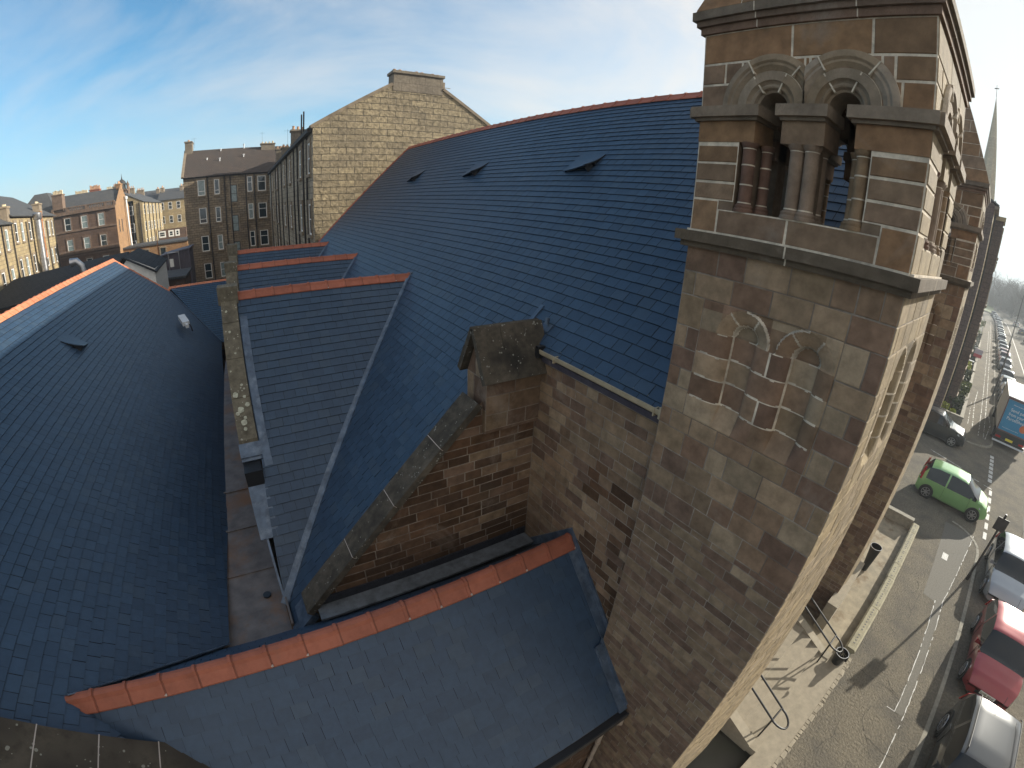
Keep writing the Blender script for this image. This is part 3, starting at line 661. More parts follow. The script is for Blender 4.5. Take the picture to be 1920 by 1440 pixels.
# gable copings and the aisle wall towards the hall
def yz_pts():
    L_ = [(8.10, -4.25 + .1)]
    for i, (gy, gz) in enumerate(((10.74, -1.88), (16.07, -1.91), (21.60, -1.90))):
        L_.append((gy, gz + .12))
        if i < 2: L_.append((gy + 2.67, gz - 2.39 + .12))
    L_.append((23.7, -1.9 - 1.88 + .12)); return L_
mb = MB(); pts = yz_pts(); rr = random.Random(5)
for i in range(len(pts) - 1):
    (ya_, za), (yb_, zb) = pts[i], pts[i + 1]; n = 4 if i == 0 else 3
    for k in range(n):
        t0, t1 = k / n, (k + 1) / n; e = .003
        y0_, z0 = ya_ + (yb_ - ya_) * (t0 + e), za + (zb - za) * (t0 + e); y1_, z1 = ya_ + (yb_ - ya_) * (t1 - e), za + (zb - za) * (t1 - e)
        xj = rr.uniform(-.012, .012)
        mb.hexa([(-.60 + xj, y0_, z0 - .3), (-.23, y0_, z0 - .3), (-.23, y1_, z1 - .3), (-.60 + xj, y1_, z1 - .3), (-.60 + xj, y0_, z0), (-.23, y0_, z0), (-.23, y1_, z1), (-.60 + xj, y1_, z1)], 0)
mb.box((-.64, 10.5, -2.05), (-.19, 10.95, -1.66), 0); mb.box((-.64, 21.3, -2.05), (-.19, 21.9, -1.55), 0); mb.box((-.62, 15.8, -2.05), (-.21, 16.3, -1.72), 0)
mb.build('gable_coping', 'coping', CH)
mb = MB(); rr = random.Random(9)
for (yy, zz, r__) in ((8.35, 0, .065), (8.5, 0, .045), (8.42, 0, .035), (8.62, 0, .05), (8.75, 0, .035), (8.95, 0, .03), (9.5, 0, .025), (9.9, 0, .03), (10.3, 0, .03), (8.25, 0, .04), (9.2, 0, .02), (8.55, 0, .07), (8.8, 0, .06)):
    xx = -.42 + rr.uniform(-.12, .12); zc = -1.88 - GS * (10.74 - yy) + .12 + .003
    n = 14; c0 = Vector((xx, yy, zc))
    T = -Vg
    mb.face([c0 + X * (math.cos(6.283 * k / n) * r__ * rr.uniform(.8, 1.1)) + T * (math.sin(6.283 * k / n) * r__ * rr.uniform(.8, 1.1)) for k in range(n)], 0)
tag(mb.build('lichen', mat('pale lichen', (0.36, 0.36, 0.28), .95, var=.4, nscale=18), CH), kind='stuff')
mb = MB(); polyw = [(7.9, -10), (23.69, -10)] + [(y, z - .31) for y, z in pts[::-1]]
rows = rows_between(-10, -1.9, .2, .26, 31); N1 = Vector((-1, 0, 0))
for a in range(len(pts) - 1):
    (ya_, za), (yb_, zb) = pts[a], pts[a + 1]
    masonry(mb, Vector((-.55, 0, 0)), Y, Z, N1, [(ya_, -10), (yb_, -10), (yb_, zb - .3), (ya_, za - .3)], rows, (.35, .6), PAL_DARK, seed=60 + a)
mb.box((-.54, 8.1, -10), (-.25, 23.69, -4.6), 0, PAL_DARK[0])
mb.box((-.52, 7.98, -10), (-.24, 8.09, -4.62), 0, PAL_DARK[0])
mb.box((-.50, 5.2, -10), (-.44, 8.1, -6.3), 0, PAL_DARK[0])
mb.build('aisle_wall', ['stone', 'mortar_dark'], CH)
mb = MB(); mb.obox(Vector((-.62, 8.1, -4.40)), X, Vg, Ng, (0, .42), (0, .22), (0, .10)); mb.box((-.60, 7.50, -5.0), (-.27, 7.86, -4.50), 1); mb.obox(Vector((-.62, 8.12, -4.235)), X, Vg, Ng, (0, .44), (0, .28), (-.05, .03)); mb.obox(Vector((-.60, 7.49, -4.80)), X, Vg, Ng, (0, .36), (0, 1.0), (-.05, .012)); mb.hexa([(-.50, 7.6, -6.35), (-.50, 5.85, -6.35), (-.46, 5.85, -6.35), (-.46, 7.6, -6.35), (-.50, 7.6, -4.72), (-.50, 5.85, -6.26), (-.46, 5.85, -6.26), (-.46, 7.6, -4.72)]); mb.obox(Vector((-.2, 8.1, -4.25)), X, Vg, Ng, (0, .16), (-2.9, .5), (.012, .03))

mb.build('lead_flashing', ['lead', 'black'], CH)

# ------------------------------------------------------------------ towers
TX0, TX1, TY0, TY1 = 3.70, 5.85, 0.566, 2.58
FR = [(Vector((TX0, TY1, 0)), -Y, -X, TY1 - TY0), (Vector((TX0, TY0, 0)), X, -Y, TX1 - TX0),
      (Vector((TX1, TY0, 0)), Y, X, TY1 - TY0), (Vector((TX1, TY1, 0)), -X, Y, TX1 - TX0)]
mb = MB()
for i, (O, U, N, W) in enumerate(FR):
    rr = random.Random(70 + i)
    rows = [-10.0]
    top = [-4.02, -3.80, -3.55, -3.33, -3.12, -2.86, -2.63, -2.38, -2.12, -1.92, -1.66, -1.46, -1.25, -1.03, -.72, -.49, -.25]
    rows = rows_between(-10, -3.12, .115, .165, 71) + top[5:]
    h = [(.28, -1.92, 1.65 if i % 2 == 0 else 1.79, -.72)] if i < 2 else []
    if i == 1: h = [(.35, -1.92, 1.72, -.72)]
    masonry(mb, O, U, Z, N, [(0, -10), (W, -10), (W, -.25), (0, -.25)], rows, (.20, .44), PAL_TOWER, gap=.011, depth=.006, holes=h, seed=80 + i, ends=(.14, .36), palfn=lambda u, v, i=i: PAL_FRONT_SUNLIT if i == 1 else (PAL_TOWER if v > -2.9 + .5 * math.sin(u * 3) else PAL_LOW))
i_ = .16
mb.box((TX0 + i_, TY0 + i_, -10), (TX1 - i_, TY1 - i_, -.3), 0, PAL_TOWER[0])
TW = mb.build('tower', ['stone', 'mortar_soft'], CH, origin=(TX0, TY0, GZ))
# blind arcades, carved as one relief
def arcade(fi, off):
    O, U, N, W = FR[fi]; mb = MB(); u0, u1, v0, v1 = .28 + off, 1.65 + off, -1.92, -.72; d = .0105
    nu = int((u1 - u0) / d); nv = int((v1 - v0) / d); uL, uR, hw, sp = .74 + off, 1.355 + off, .118, -1.0
    jr = random.Random(5); rowsj = [-1.23, -1.46, -1.69]
    def hgt(u, v):
        dl, dr = abs(u - uL), abs(u - uR); side = min(dl, dr)
        if v > sp:
            r = min(math.hypot(u - uL, v - sp), math.hypot(u - uR, v - sp))
            if r < hw: return -.125
            n = -.115 + .122 * math.sqrt(min(1, (r - hw) / .152))
            if r > .27 and uL < u < uR: n = -.02
            return min(n, .008)
        if side < hw: base = -.088 - .010 * math.cos(side / hw * 1.5)
        else:
            if uL < u < uR:
                c = (uL + uR) / 2; half = (uR - uL) / 2 - hw; t = abs(u - c) / half; base = -.085 + .092 * math.sqrt(max(0, 1 - t ** 2.4))
            else:
                q = (uL - hw - u) if u < uL else (u - uR - hw)
                ww = .28 if u < uL else .17
                t = min(1, max(0, q / ww)); base = -.085 + .091 * math.sqrt(max(0, 1 - (1 - t) ** 2.2))
        bot = -1.70
        if v < bot:
            t = min(1, (bot - v) / .20); base = base * (1 - t) ** .7 + .008 * t if side < .2 else base * (1 - t) + .008 * t
        return base
    def mort(u, v):
        dl = math.hypot(u - uL, v - sp); dr = math.hypot(u - uR, v - sp); wj = .0092
        uc, dc = (uL, dl) if dl < dr else (uR, dr)
        if v > sp:
            if abs(dc - .27) < wj and (uL < u < uR): return True
            if dc > .27 and not (uL < u < uR): return False
            if dc > .27: return False
            if -wj < dc - hw < wj * 2.2: return True
            if hw < dc < .34:
                a = math.degrees(math.atan2(v - sp, u - uc))
                for t in (58, 125):
                    if abs(a - t) * math.pi / 180 * dc < wj: return True
            if abs(u - (uL + uR) / 2) < wj and v < sp + .16: return True
            return False
        for k, rj in enumerate([sp] + rowsj):
            if abs(v - rj - .004 * math.sin(u * 21)) < wj * .8 and u0 + .03 < u < u1 - .03: return True
        for uc in (uL, uR):
            if abs(abs(u - uc) - hw) < wj * .7 and v > -1.70 and ((uc - u) > 0): return True
        if abs(u - (uL + uR) / 2) < wj and (v > -1.23 or -1.70 < v < -1.46): return True
        return False
    cols = {}
    def colr(u, v):
        if v > sp:
            dl = math.hypot(u - uL, v - sp); dr = math.hypot(u - uR, v - sp); s_ = 0 if dl < dr else 1; dc = min(dl, dr); uc = uL if s_ == 0 else uR
            key = ('s', s_) if dc < hw else (('r', s_, int(math.degrees(math.atan2(v - sp, u - uc)) // 60)) if dc < .27 else ('o', int(u * 4), int(v * 5)))
        else:
            rw = sum(1 for q in rowsj if v < q)
            zone = 0 if u < uL - hw else (1 if u < uL + hw else (2 if u < (uL + uR) / 2 else (3 if u < uR - hw else (4 if u < uR + hw else 5))))
            if rw == 1 and zone == 3: zone = 2
            key = (rw, zone)
        if key not in cols:
            c = jr.choice(PAL_FRONT_SUNLIT if fi == 1 else PAL_TOWER + PAL_BROWN[:1]); k = jr.uniform(.82, 1.2) * (1.25 if key[:2] in ((0, 1), (0, 4)) else 1.0); cols[key] = tuple(x * k for x in c)
        return cols[key]
    us = [u0 + (u1 - u0) * a / nu for a in range(nu + 1)]; vs2 = [v0 + (v1 - v0) * b / nv for b in range(nv + 1)]
    H = [[hgt(u, v) for u in us] for v in vs2]
    for b in range(nv + 1):
        for a in (0, nu): H[b][a] = .0
    for a in range(nu + 1): H[0][a] = 0.0; H[nv][a] = 0.0
    n0 = 0
    for v, Hr in zip(vs2, H):
        for u, hh in zip(us, Hr): mb.v.append(tuple(O + U * u + Z * v + N * hh))
    for b in range(nv):
        for a in range(nu):
            i0 = b * (nu + 1) + a; mb.f.append((i0, i0 + 1, i0 + nu + 2, i0 + nu + 1)); uc, vc = us[a] + d / 2, vs2[b] + d / 2
            mb.m.append(1 if mort(uc, vc) else 0); mb.c.append(colr(uc, vc)); mb.uv.append([(0, 0)] * 4)
    mb.build('blind_arcade', ['stone', 'mortar'], TW, smooth=50)
arcade(0, 0.0); arcade(1, .07)
# string course and cornice
def band(mb, z0, z1, p, c, e=0.0): mb.box((TX0 - p, TY0 - p, z0), (TX1 + p, TY1 + p, z1), 0, c)
mb = MB(); band(mb, -.258, -.20, .055, (.085, .072, .055)); band(mb, -.20, -.105, .10, (.095, .082, .064))
for i, (O, U, N, W) in enumerate(FR):
    for uj in (1.03,): mb.obox(O, U, Z, N, (uj - .007, uj + .007), (-.258, -.2), (0, .0565), 1); mb.obox(O, U, Z, N, (uj - .007, uj + .007), (-.2, -.1045), (0, .1015), 1)
    mb.obox(O, U, Z, N, (-.0, W), (-.105, -.088), (0, .035), 1)
mb.build('string_course', ['stone', 'mortar'], TW)
mb = MB(); band(mb, 1.77, 1.84, .03, (.15, .105, .08)); band(mb, 1.843, 1.90, .06, (.13, .10, .08)); band(mb, 1.902, 1.99, .09, (.14, .125, .105))
for i, (O, U, N, W) in enumerate(FR):
    for uj in (.55, 1.42):
        for za, zb_, pp in ((1.77, 1.84, .0315), (1.843, 1.9, .0615), (1.902, 1.99, .0915)): mb.obox(O, U, Z, N, (uj - .005, uj + .005), (za, zb_), (0, pp), 1)
mb.build('cornice', ['stone', 'mortar'], TW)
# stone pyramid
mb = MB(); AP = 4.95; p = .07; cx, cy = (TX0 + TX1) / 2, (TY0 + TY1) / 2
for i, (O, U, N, W) in enumerate(FR):
    hw = W / 2 + p; half = (TY1 - TY0) / 2 if i % 2 else (TX1 - TX0) / 2
    half += p; b0 = O + U * (W / 2) + N * p; b0.z = 1.99; ap = Vector((cx, cy, AP)); Vv = (ap - b0); Ls = Vv.length; Vv.normalize(); Nn_ = U.cross(Vv).normalized()
    if Nn_.dot(N) < 0: Nn_ = -Nn_
    masonry(mb, b0, U, Vv, Nn_, [(-hw, 0), (hw, 0), (0, Ls)], [k * .31 for k in range(0, int(Ls / .31) + 2)], (.4, .8), PAL_BELFRY, gap=.012, seed=90 + i)
mb.build('spire_roof', ['stone', 'mortar'], TW)
# belfry walls, arches, columns
BW = MB(); PAL_BEL0 = PAL_BELFRY
for i, (O, U, N, W) in enumerate(FR):
    PAL_BELFRY = PAL_FRONT_SUNLIT if i == 1 else PAL_BEL0
    e = .002 * (i % 2); o = (W - 2.014) / 2; T = -.36
    sx = lambda u: (u if u < .3 else (u + o if u < 1.8 else u + 2 * o))
    rowsP = [-.10, .20, .365, .54, .705, .735]
    wl, wr_ = .43 + o, .43 + o
    masonry(BW, O, U, Z, N, [(0, -.1), (.28 + o, -.1), (.28 + o, .20), (0, .20)], [-.1, .2], (.5, 1), PAL_BELFRY, seed=100 + i, gap=.02)
    masonry(BW, O, U, Z, N, [(W - .28 - o, -.1), (W, -.1), (W, .20), (W - .28 - o, .20)], [-.1, .2], (.5, 1), PAL_BELFRY, seed=105 + i, gap=.021)
    masonry(BW, O, U, Z, N, [(.28 + o, -.1), (W - .28 - o, -.1), (W - .28 - o, .12), (.28 + o, .12)], [-.1, .12], (.5, .7), PAL_BELFRY, seed=110 + i, gap=.021)
    for a, b in ((0, wl), (W - wr_, W)): masonry(BW, O, U, Z, N, [(a, .20), (b, .20), (b, .735), (a, .735)], [.2, .365, .54, .705, .735], (.6, 1), PAL_BELFRY, seed=115 + i + int(a * 7), gap=.021, depth=.01)
    # cores
    q = (-.006 - e)
    for a, b, z0, z1, n1 in ((0.01, W - .01, -.12, .117, q), (.01, wl - .002, .1, .74, q), (W - wr_ + .002, W - .01, .1, .74, q), (.012, .53 + o, .11, .95, -.14), (W - .53 - o, W - .012, .11, .95, -.14),
                             (.92 + o, 1.115 + o, .11, .95, -.15)):
        BW.obox(O, U, Z, N, (a, b), (z0 + e, z1 - e), (T, n1), 0, (.15, .12, .09))
    # slope of the sill
    BW.obox(O, U, Z, N, (.44 + o, W - .44 - o), (.115, .125), (T, -.01), 0, (.10, .085, .065))
    # capital blocks
    cb = [(0, .575 + o), (.825 + o, 1.20 + o), (W - .565 - o, W)]
    for k, (a, b) in enumerate(cb):
        BW.obox(O, U, Z, N, (a - (0 if k else .0), b), (.735 + e, .945 - e), (T, .008), 0, PAL_BELFRY[(i + k) % 5])
    for k, (a, b) in enumerate(((-.055, .635 + o), (.79 + o, 1.235 + o), (W - .625 - o, W + .055))):
        BW.obox(O, U, Z, N, (a + .03, b - .03), (.925 + e, .955 - e), (T, .045 + e), 0, (.15, .13, .105))
        BW.obox(O, U, Z, N, (a, b), (.955 + e, 1.052 - e), (T + .01, .085 + e), 0, (.185, .16, .13))
    # wall above
    hs = [(c - .29, 1.05, c + .29, 1.35) for c in (.70 + o, 1.325 + o)]
    masonry(BW, O, U, Z, N, [(0, 1.05), (W, 1.05), (W, 1.47), (0, 1.47)], [1.05, 1.27, 1.47], (.3, .55), PAL_BELFRY, seed=120 + i, holes=hs, gap=.021, ends=(.24, .30))
    masonry(BW, O, U, Z, N, [(0, 1.47), (W, 1.47), (W, 1.77), (0, 1.77)], [1.47, 1.77], (.6, .9), PAL_BELFRY, seed=125 + i, gap=.021)
    for a, b, z0, z1, n1 in ((.01, .30, 1.05, 1.78, q), (W - .30, W - .01, 1.05, 1.78, q), (.30, W - .30, 1.42, 1.78, q), (.29, .57 + o, 1.05, 1.43, -.09), (.83 + o, 1.195 + o, 1.05, 1.43, -.09), (W - .555 - o, W - .29, 1.05, 1.43, -.09), (.5 + o, W - .5 - o, 1.195, 1.43, -.09)):
        BW.obox(O, U, Z, N, (a, b), (z0 + e, z1 - e), (T, n1), 0, (.15, .12, .09))
    for k, c in enumerate((.70 + o, 1.325 + o)):
        mb = MB(); sp = 1.055; mid = W / 2
        prof = [(.45, -.002), (.45, .036), (.425, .046), (.395, .046), (.375, .03), (.355, .034), (.335, .018), (.315, .006), (.31, .002), (.305, .022), (.225, .022), (.215, .0), (.195, -.012), (.18, -.004), (.165, -.012), (.15, -.045), (.132, -.055), (.128, -.36)]
        js = [0, 35, 60, 120, 145, 180]; A = []
        ang = 0.0
        while ang <= 180.01: A.append(ang); ang += 3.0
        cj = {}
        for a_i in range(len(A) - 1):
            a0, a1 = A[a_i], A[a_i + 1]
            for p_i in range(len(prof) - 1):
                (r0, n0), (r1, n1) = prof[p_i], prof[p_i + 1]
                outer = r0 > .312; jl = ([50, 118] if outer else [62, 122])
                def pt(rr_, nn_, a):
                    u = c + rr_ * math.cos(R_(a)); v = sp + rr_ * math.sin(R_(a))
                    if k == 0: u = min(u, mid)
                    else: u = max(u, mid)
                    return O + U * u + Z * v + N * nn_
                P = [pt(r0, n0, a0), pt(r0, n0, a1), pt(r1, n1, a1), pt(r1, n1, a0)]
                if (P[0] - P[3]).length < 1e-4 and (P[1] - P[2]).length < 1e-4: continue
                key = (outer, sum(1 for j in jl if a0 >= j))
                if key not in cj:
                    kk = rnd.uniform(.85, 1.15); cj[key] = tuple(x * kk for x in rnd.choice(PAL_ARCH))
                isj = (abs(r0 - .31) < .003 and abs(r1 - .305) < .004) or abs(r0 - .45) < .001 and n0 < 0
                mb.face(P, 1 if isj else 0, cj[key])
        for outer, jl in ((True, (50, 118)), (False, (62, 122))):
            for j in jl:
                ra, rb, nn = (.315, .45, .05) if outer else (.135, .305, .026)
                if k == 0 and outer and j == 50: ra, rb = .315, .42
                d_ = U * math.cos(R_(j)) + Z * math.sin(R_(j)); t_ = U * -math.sin(R_(j)) + Z * math.cos(R_(j))
                C0 = O + U * c + Z * sp; wj = .006
                u_end = c + rb * math.cos(R_(j))
                mb.hexa([C0 + d_ * ra - t_ * wj - N * .05, C0 + d_ * rb - t_ * wj - N * .01, C0 + d_ * rb + t_ * wj - N * .01, C0 + d_ * ra + t_ * wj - N * .05,
                         C0 + d_ * ra - t_ * wj + N * (nn if outer else .0), C0 + d_ * rb - t_ * wj + N * nn, C0 + d_ * rb + t_ * wj + N * nn, C0 + d_ * ra + t_ * wj + N * (nn if outer else .0)], 1)
        mb.build('arch', ['stone', 'mortar'], TW, smooth=35)
    cols_ = [(.505 + o, -.065, .06, 1), (.60 + o, -.22, .05, 1), (.955 + o, -.07, .062, 0), (1.085 + o, -.07, .062, 0), (.955 + o, -.29, .055, 0), (1.085 + o, -.29, .055, 0), (W - .50 - o, -.065, .056, 1), (W - .59 - o, -.22, .05, 1)]
    if i > 1: cols_ = [cols_[0], cols_[2], cols_[3], cols_[6]]
    for (u, n, r, dk) in cols_:
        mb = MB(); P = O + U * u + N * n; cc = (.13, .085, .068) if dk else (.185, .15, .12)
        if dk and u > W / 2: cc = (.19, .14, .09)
        sg = 20
        pr = [(.12, r * 1.5), (.145, r * 1.5), (.155, r * 1.35), (.175, r * 1.42), (.19, r * 1.15), (.20, r), (.69, r * .98), (.695, r * 1.1), (.71, r * 1.22), (.725, r * 1.35), (.74, r * 1.4)]
        for t in range(len(pr) - 1): mb.lathe(P.x, P.y, [pr[t], pr[t + 1]], sg, 0, cc) if t in () else None
        mb.lathe(P.x, P.y, pr, sg, 0, cc)
        if dk:
            for zj in (.365, .54): mb.lathe(P.x, P.y, [(zj - .006, r + .0015), (zj + .006, r + .0015)], sg, 1)
        mb.lathe(P.x, P.y, [(.20, r + .002), (.211, r + .002)], sg, 1); mb.lathe(P.x, P.y, [(.682, r + .001), (.690, r + .001)], sg, 1)
        mb.build('column', ['stone', 'mortar'], TW, smooth=40)
PAL_BELFRY = PAL_BEL0; BW.build('belfry_wall', ['stone', 'mortar'], TW)
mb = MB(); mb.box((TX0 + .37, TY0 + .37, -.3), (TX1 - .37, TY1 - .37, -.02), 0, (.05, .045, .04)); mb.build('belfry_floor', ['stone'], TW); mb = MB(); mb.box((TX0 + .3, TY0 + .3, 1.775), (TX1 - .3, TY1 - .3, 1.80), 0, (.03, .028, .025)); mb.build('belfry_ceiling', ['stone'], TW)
T2 = TW.copy(); col.objects.link(T2); T2.parent = CH; T2.location = TW.location + Vector((8.15, -.05, 0))
for ch in list(TW.children):
    c = ch.copy(); col.objects.link(c); c.parent = T2

# ------------------------------------------------------------------ vestibule between tower and hall
VS = thing('vestibule', (0.5, 3.8, GZ), 'low slate roofed link with a long terracotta ridge, between the near tower and the hall', 'vestibule')
FY, FZ = 3.84, -4.82; s1 = 1.034; k1 = math.sqrt(1 + s1 * s1); V1 = Vector((0, -1, -s1)).normalized(); N1 = Vector((0, -s1, 1)).normalized()
O1 = Vector((0, FY, FZ)); dv = (FY - 1.76) * k1
mb = MB(); tow = (FY - 2.58) * k1
slates(mb, O1, X, V1, N1, [[(-3.36, 0), (3.885, 0), (3.885, tow), (-2.62, tow)], [(-2.62, tow), (3.70, tow), (3.70, dv), (-2.2, dv)]], gauge=.185, wid=.24, seed=201, soft=.5, lift=.009)
VR = mb.build('roof', ['slate', 'slate_under'], VS)
mb = MB(); s2 = 1.0; k2 = math.sqrt(1 + s2 * s2); V2 = Vector((0, 1, -s2)).normalized(); N2_ = Vector((0, s2, 1)).normalized()
slates(mb, O1, X, V2, N2_, [[(-3.42, 0), (3.885, 0), (3.885, 1.19 * k2), (-.55, 1.19 * k2), (-1.6, 1.36 * k2)]], gauge=.185, wid=.24, seed=202)
mb.build('roof', ['slate', 'slate_under'], VS)
mb = MB(); ridge(mb, (-3.50, FY, FZ), (3.86, FY, FZ), Z, .17, .16, L=.47, seed=61); mb.build('ridge_tiles', ['terracotta', 'point'], VR)
mb = MB()
W1 = 3.885
mb.hexa([(W1 - .03, FY, FZ + .0), (W1 - .03, 2.58, FZ - 1.26 * s1), (W1 + .01, 2.58, FZ - 1.26 * s1), (W1 + .01, FY, FZ), (W1 - .03, FY, FZ + .19), (W1 - .03, 2.58, FZ - 1.26 * s1 + .19), (W1 + .01, 2.58, FZ - 1.26 * s1 + .19), (W1 + .01, FY, FZ + .19)])
mb.obox(O1, X, V1, N1, (3.72, 3.86), (.1, tow), (.016, .03))
mb.obox(O1, X, V1, N1, (3.53, 3.69), (tow - .02, dv + .02), (.016, .05)); mb.obox(O1, X, V1, N1, (3.55, 3.72), (tow - .05, tow + .28), (.03, .075))
mb.hexa([(3.67, 2.60, FZ - 1.24 * s1), (3.67, 1.74, FZ - 2.1 * s1), (3.699, 1.74, FZ - 2.1 * s1), (3.699, 2.60, FZ - 1.24 * s1), (3.67, 2.60, FZ - 1.24 * s1 + .15), (3.67, 1.74, FZ - 2.1 * s1 + .15), (3.699, 1.74, FZ - 2.1 * s1 + .15), (3.699, 2.60, FZ - 1.24 * s1 + .15)])
mb.hexa([(W1 - .03, FY, FZ), (W1 - .03, 5.03, FZ - 1.19), (W1 + .01, 5.03, FZ - 1.19), (W1 + .01, FY, FZ), (W1 - .03, FY, FZ + .19), (W1 - .03, 5.03, FZ - .98), (W1 + .01, 5.03, FZ - .98), (W1 + .01, FY, FZ + .19)])
mb.box((3.45, FY + .02, FZ + .02), (3.87, 4.98, FZ + .05)) if False else None
mb.hexa([(.02, 4.70, FZ - .80), (3.84, 4.70, FZ - .80), (3.84, 5.02, FZ - .93), (.02, 5.02, FZ - .93), (.02, 4.70, FZ - .76), (3.84, 4.70, FZ - .76), (3.84, 5.02, FZ - .78), (.02, 5.02, FZ - .78)], 1)
mb.hexa([(.0, 5.00, FZ - .9), (3.84, 5.00, FZ - .9), (3.84, 5.02, FZ - .9), (0, 5.02, FZ - .9), (0, 4.99, FZ - .63), (3.84, 4.99, FZ - .63), (3.84, 5.02, FZ - .63), (0, 5.02, FZ - .63)], 2)
MT['lead_pale'] = mat('pale weathered lead', (0.15, 0.165, 0.18), .55, metal=.2, var=.4, nscale=6, bump=.3, bscale=9)
MT['tar'] = mat('black flashing', (0.022, 0.024, 0.032), .6, var=.5, nscale=14, bump=.6, bscale=20)
mb.build('lead_flashing', ['lead', 'lead_pale', 'tar'], VS)
mb = MB()                                    # valley lead at the hall side
a = Vector((-3.42, 3.9, -4.83)); b = Vector((-1.62, 5.2, -6.17)); c_ = Vector((-2.72, 3.1, -5.53))
for p, q, wd in ((Vector((-3.42, 3.88, FZ)), Vector((-2.55, 2.1, FZ - 1.74 * s1)), .16),):
    D = (q - p).normalized(); S = N1.cross(D).normalized()
    for s_ in (-1, 1):
        mb.hexa([p + N1 * .018, q + N1 * .018, q + S * s_ * wd + N1 * .018, p + S * s_ * wd * .4 + N1 * .018, p + N1 * .04, q + N1 * .04, q + S * s_ * wd + N1 * .04, p + S * s_ * wd * .4 + N1 * .04])
Nh_ = Vector((.745, 0, 1)).normalized()
p, q = Vector((-3.44, FY + .02, -7.347 + .745 * 3.44)), Vector((-1.6, 5.22, -7.347 + .745 * 1.6)); D = (q - p).normalized(); S = N2_.cross(D).normalized()
if S.x < 0: S = -S
mb.hexa([p + N2_ * .018, q + N2_ * .018, q + S * .13 + N2_ * .018, p + S * .10 + N2_ * .018, p + N2_ * .034, q + N2_ * .034, q + S * .13 + N2_ * .034, p + S * .10 + N2_ * .034])
mb.build('lead_valley', 'lead', VR)
mb = MB(); eY, eZ = 1.76, FZ - 2.08 * s1
mb.box((-2.2, eY - .11, eZ - .13), (3.66, eY + .0, eZ - .02), 0); mb.box((-2.2, eY - .135, eZ - .14), (3.66, eY - .115, eZ - .0), 1)
mb.build('gutter', ['black', 'iron'], VS)
mb = MB(); mb.tube([(3.60, eY - .07, eZ - .10), (3.55, eY - .12, eZ - .25), (3.52, eY + .06, eZ - .48), (3.52, eY + .10, eZ - .6), (3.52, eY + .10, GZ)], .042, 10)
for z_ in (-7.75, -8.4, -9.2): mb.tube([(3.52, eY + .10, z_), (3.52, eY + .10, z_ + .07)], .055, 10)
mb.tube([(3.60, eY - .07, eZ - .16), (3.60, eY - .07, eZ - .06)], .06, 10)
mb.build('downpipe', mat('weathered cream downpipe', (.33, .26, .2), .7, var=.3), VS, smooth=40)
mb = MB(); masonry(mb, Vector((-3, 1.94, 0)), X, Z, Vector((0, -1, 0)), [(0, -10), (6.7, -10), (6.7, -6.95), (0, -6.95)], rows_between(-10, -6.95, .18, .24, 5), (.3, .6), PAL_DARK, seed=300)
mb.box((-3, 1.945, -10), (3.7, 5.02, -7.05), 0, PAL_DARK[0])
mb.build('wall', ['stone', 'mortar_dark'], VS)

# ------------------------------------------------------------------ church hall on the left
HL = thing('church_hall', (-6.0, 15.0, GZ), 'long hall left of the church with a dark slate roof and orange ridge tiles', 'church hall')
hs_, hx, hz = .745, -7.29, -1.916; kh = math.sqrt(1 + hs_ ** 2); Vh_ = Vector((1, 0, -hs_)).normalized(); Nh_ = Vector((hs_, 0, 1)).normalized(); Oh = Vector((hx, 0, hz))
hd = lambda x: (x - hx) * kh
mb = MB()
slates(mb, Oh, Y, Vh_, Nh_, [[(3.3, 0), (27.4, 0), (27.4, hd(-4.35)), (22.9, hd(-1.53)), (12.2, hd(-1.16)), (5.3, hd(-1.56)), (3.3, hd(-3.0))]], gauge=.185, wid=.235, seed=210, soft=.95)
HR = mb.build('roof', ['slate', 'slate_under'], HL)
mb = MB(); Vw = Vector((-1, 0, -hs_)).normalized(); Nw = Vector((-hs_, 0, 1)).normalized()
slates(mb, Oh, Y, Vw, Nw, [[(3.3, 0), (27.4, 0), (27.4, 7), (3.3, 7)]], gauge=.25, wid=.4, seed=211); mb.build('roof', ['slate', 'slate_under'], HL)
ORNG = (0.50, 0.19, 0.10)
mb = MB(); ridge(mb, (hx, 3.3, hz), (hx, 27.5, hz), Z, .17, .12, seed=62, base=ORNG); mb.build('ridge_tiles', ['terracotta', 'point'], HR)
mb = MB(); ridge(mb, (hx, 27.45, hz), (-4.35, 27.45, hz - hs_ * (hx * -1 - 4.35)), Nh_, .12, .05, seed=63, base=ORNG); mb.build('verge_tiles', ['terracotta', 'point'], HR)
vent('roof_vent', Oh, Y, Vh_, Nh_, 14.6, hd(-5.95), .78, .84, .19, HR, False)
mb = MB()
p, q = Vector((-4.35, 27.4, 0)), Vector((-1.53, 22.9, 0))
for v in (p, q): v.z = hz - hs_ * (v.x - hx)
D = (q - p).normalized(); S = Nh_.cross(D).normalized(); S = S if S.x > 0 else -S
mb.hexa([p + Nh_ * .015, q + Nh_ * .015, q + S * .16 + Nh_ * .015, p + S * .1 + Nh_ * .015, p + Nh_ * .04, q + Nh_ * .04, q + S * .16 + Nh_ * .04, p + S * .1 + Nh_ * .04]); mb.build('lead_valley', 'lead', HR)
mb = MB(); mb.box((-13.2, 3.2, -10), (-1.75, 27.3, -6.6), 0, PAL_DARK[1]); 
for yy in (3.25, 27.3): mb.face([(-13.2, yy, -6.6), (-1.75, yy, -6.6), (hx, yy, hz - .15)], 0, PAL_BROWN[2])
mb.build('wall', ['stone'], HL)
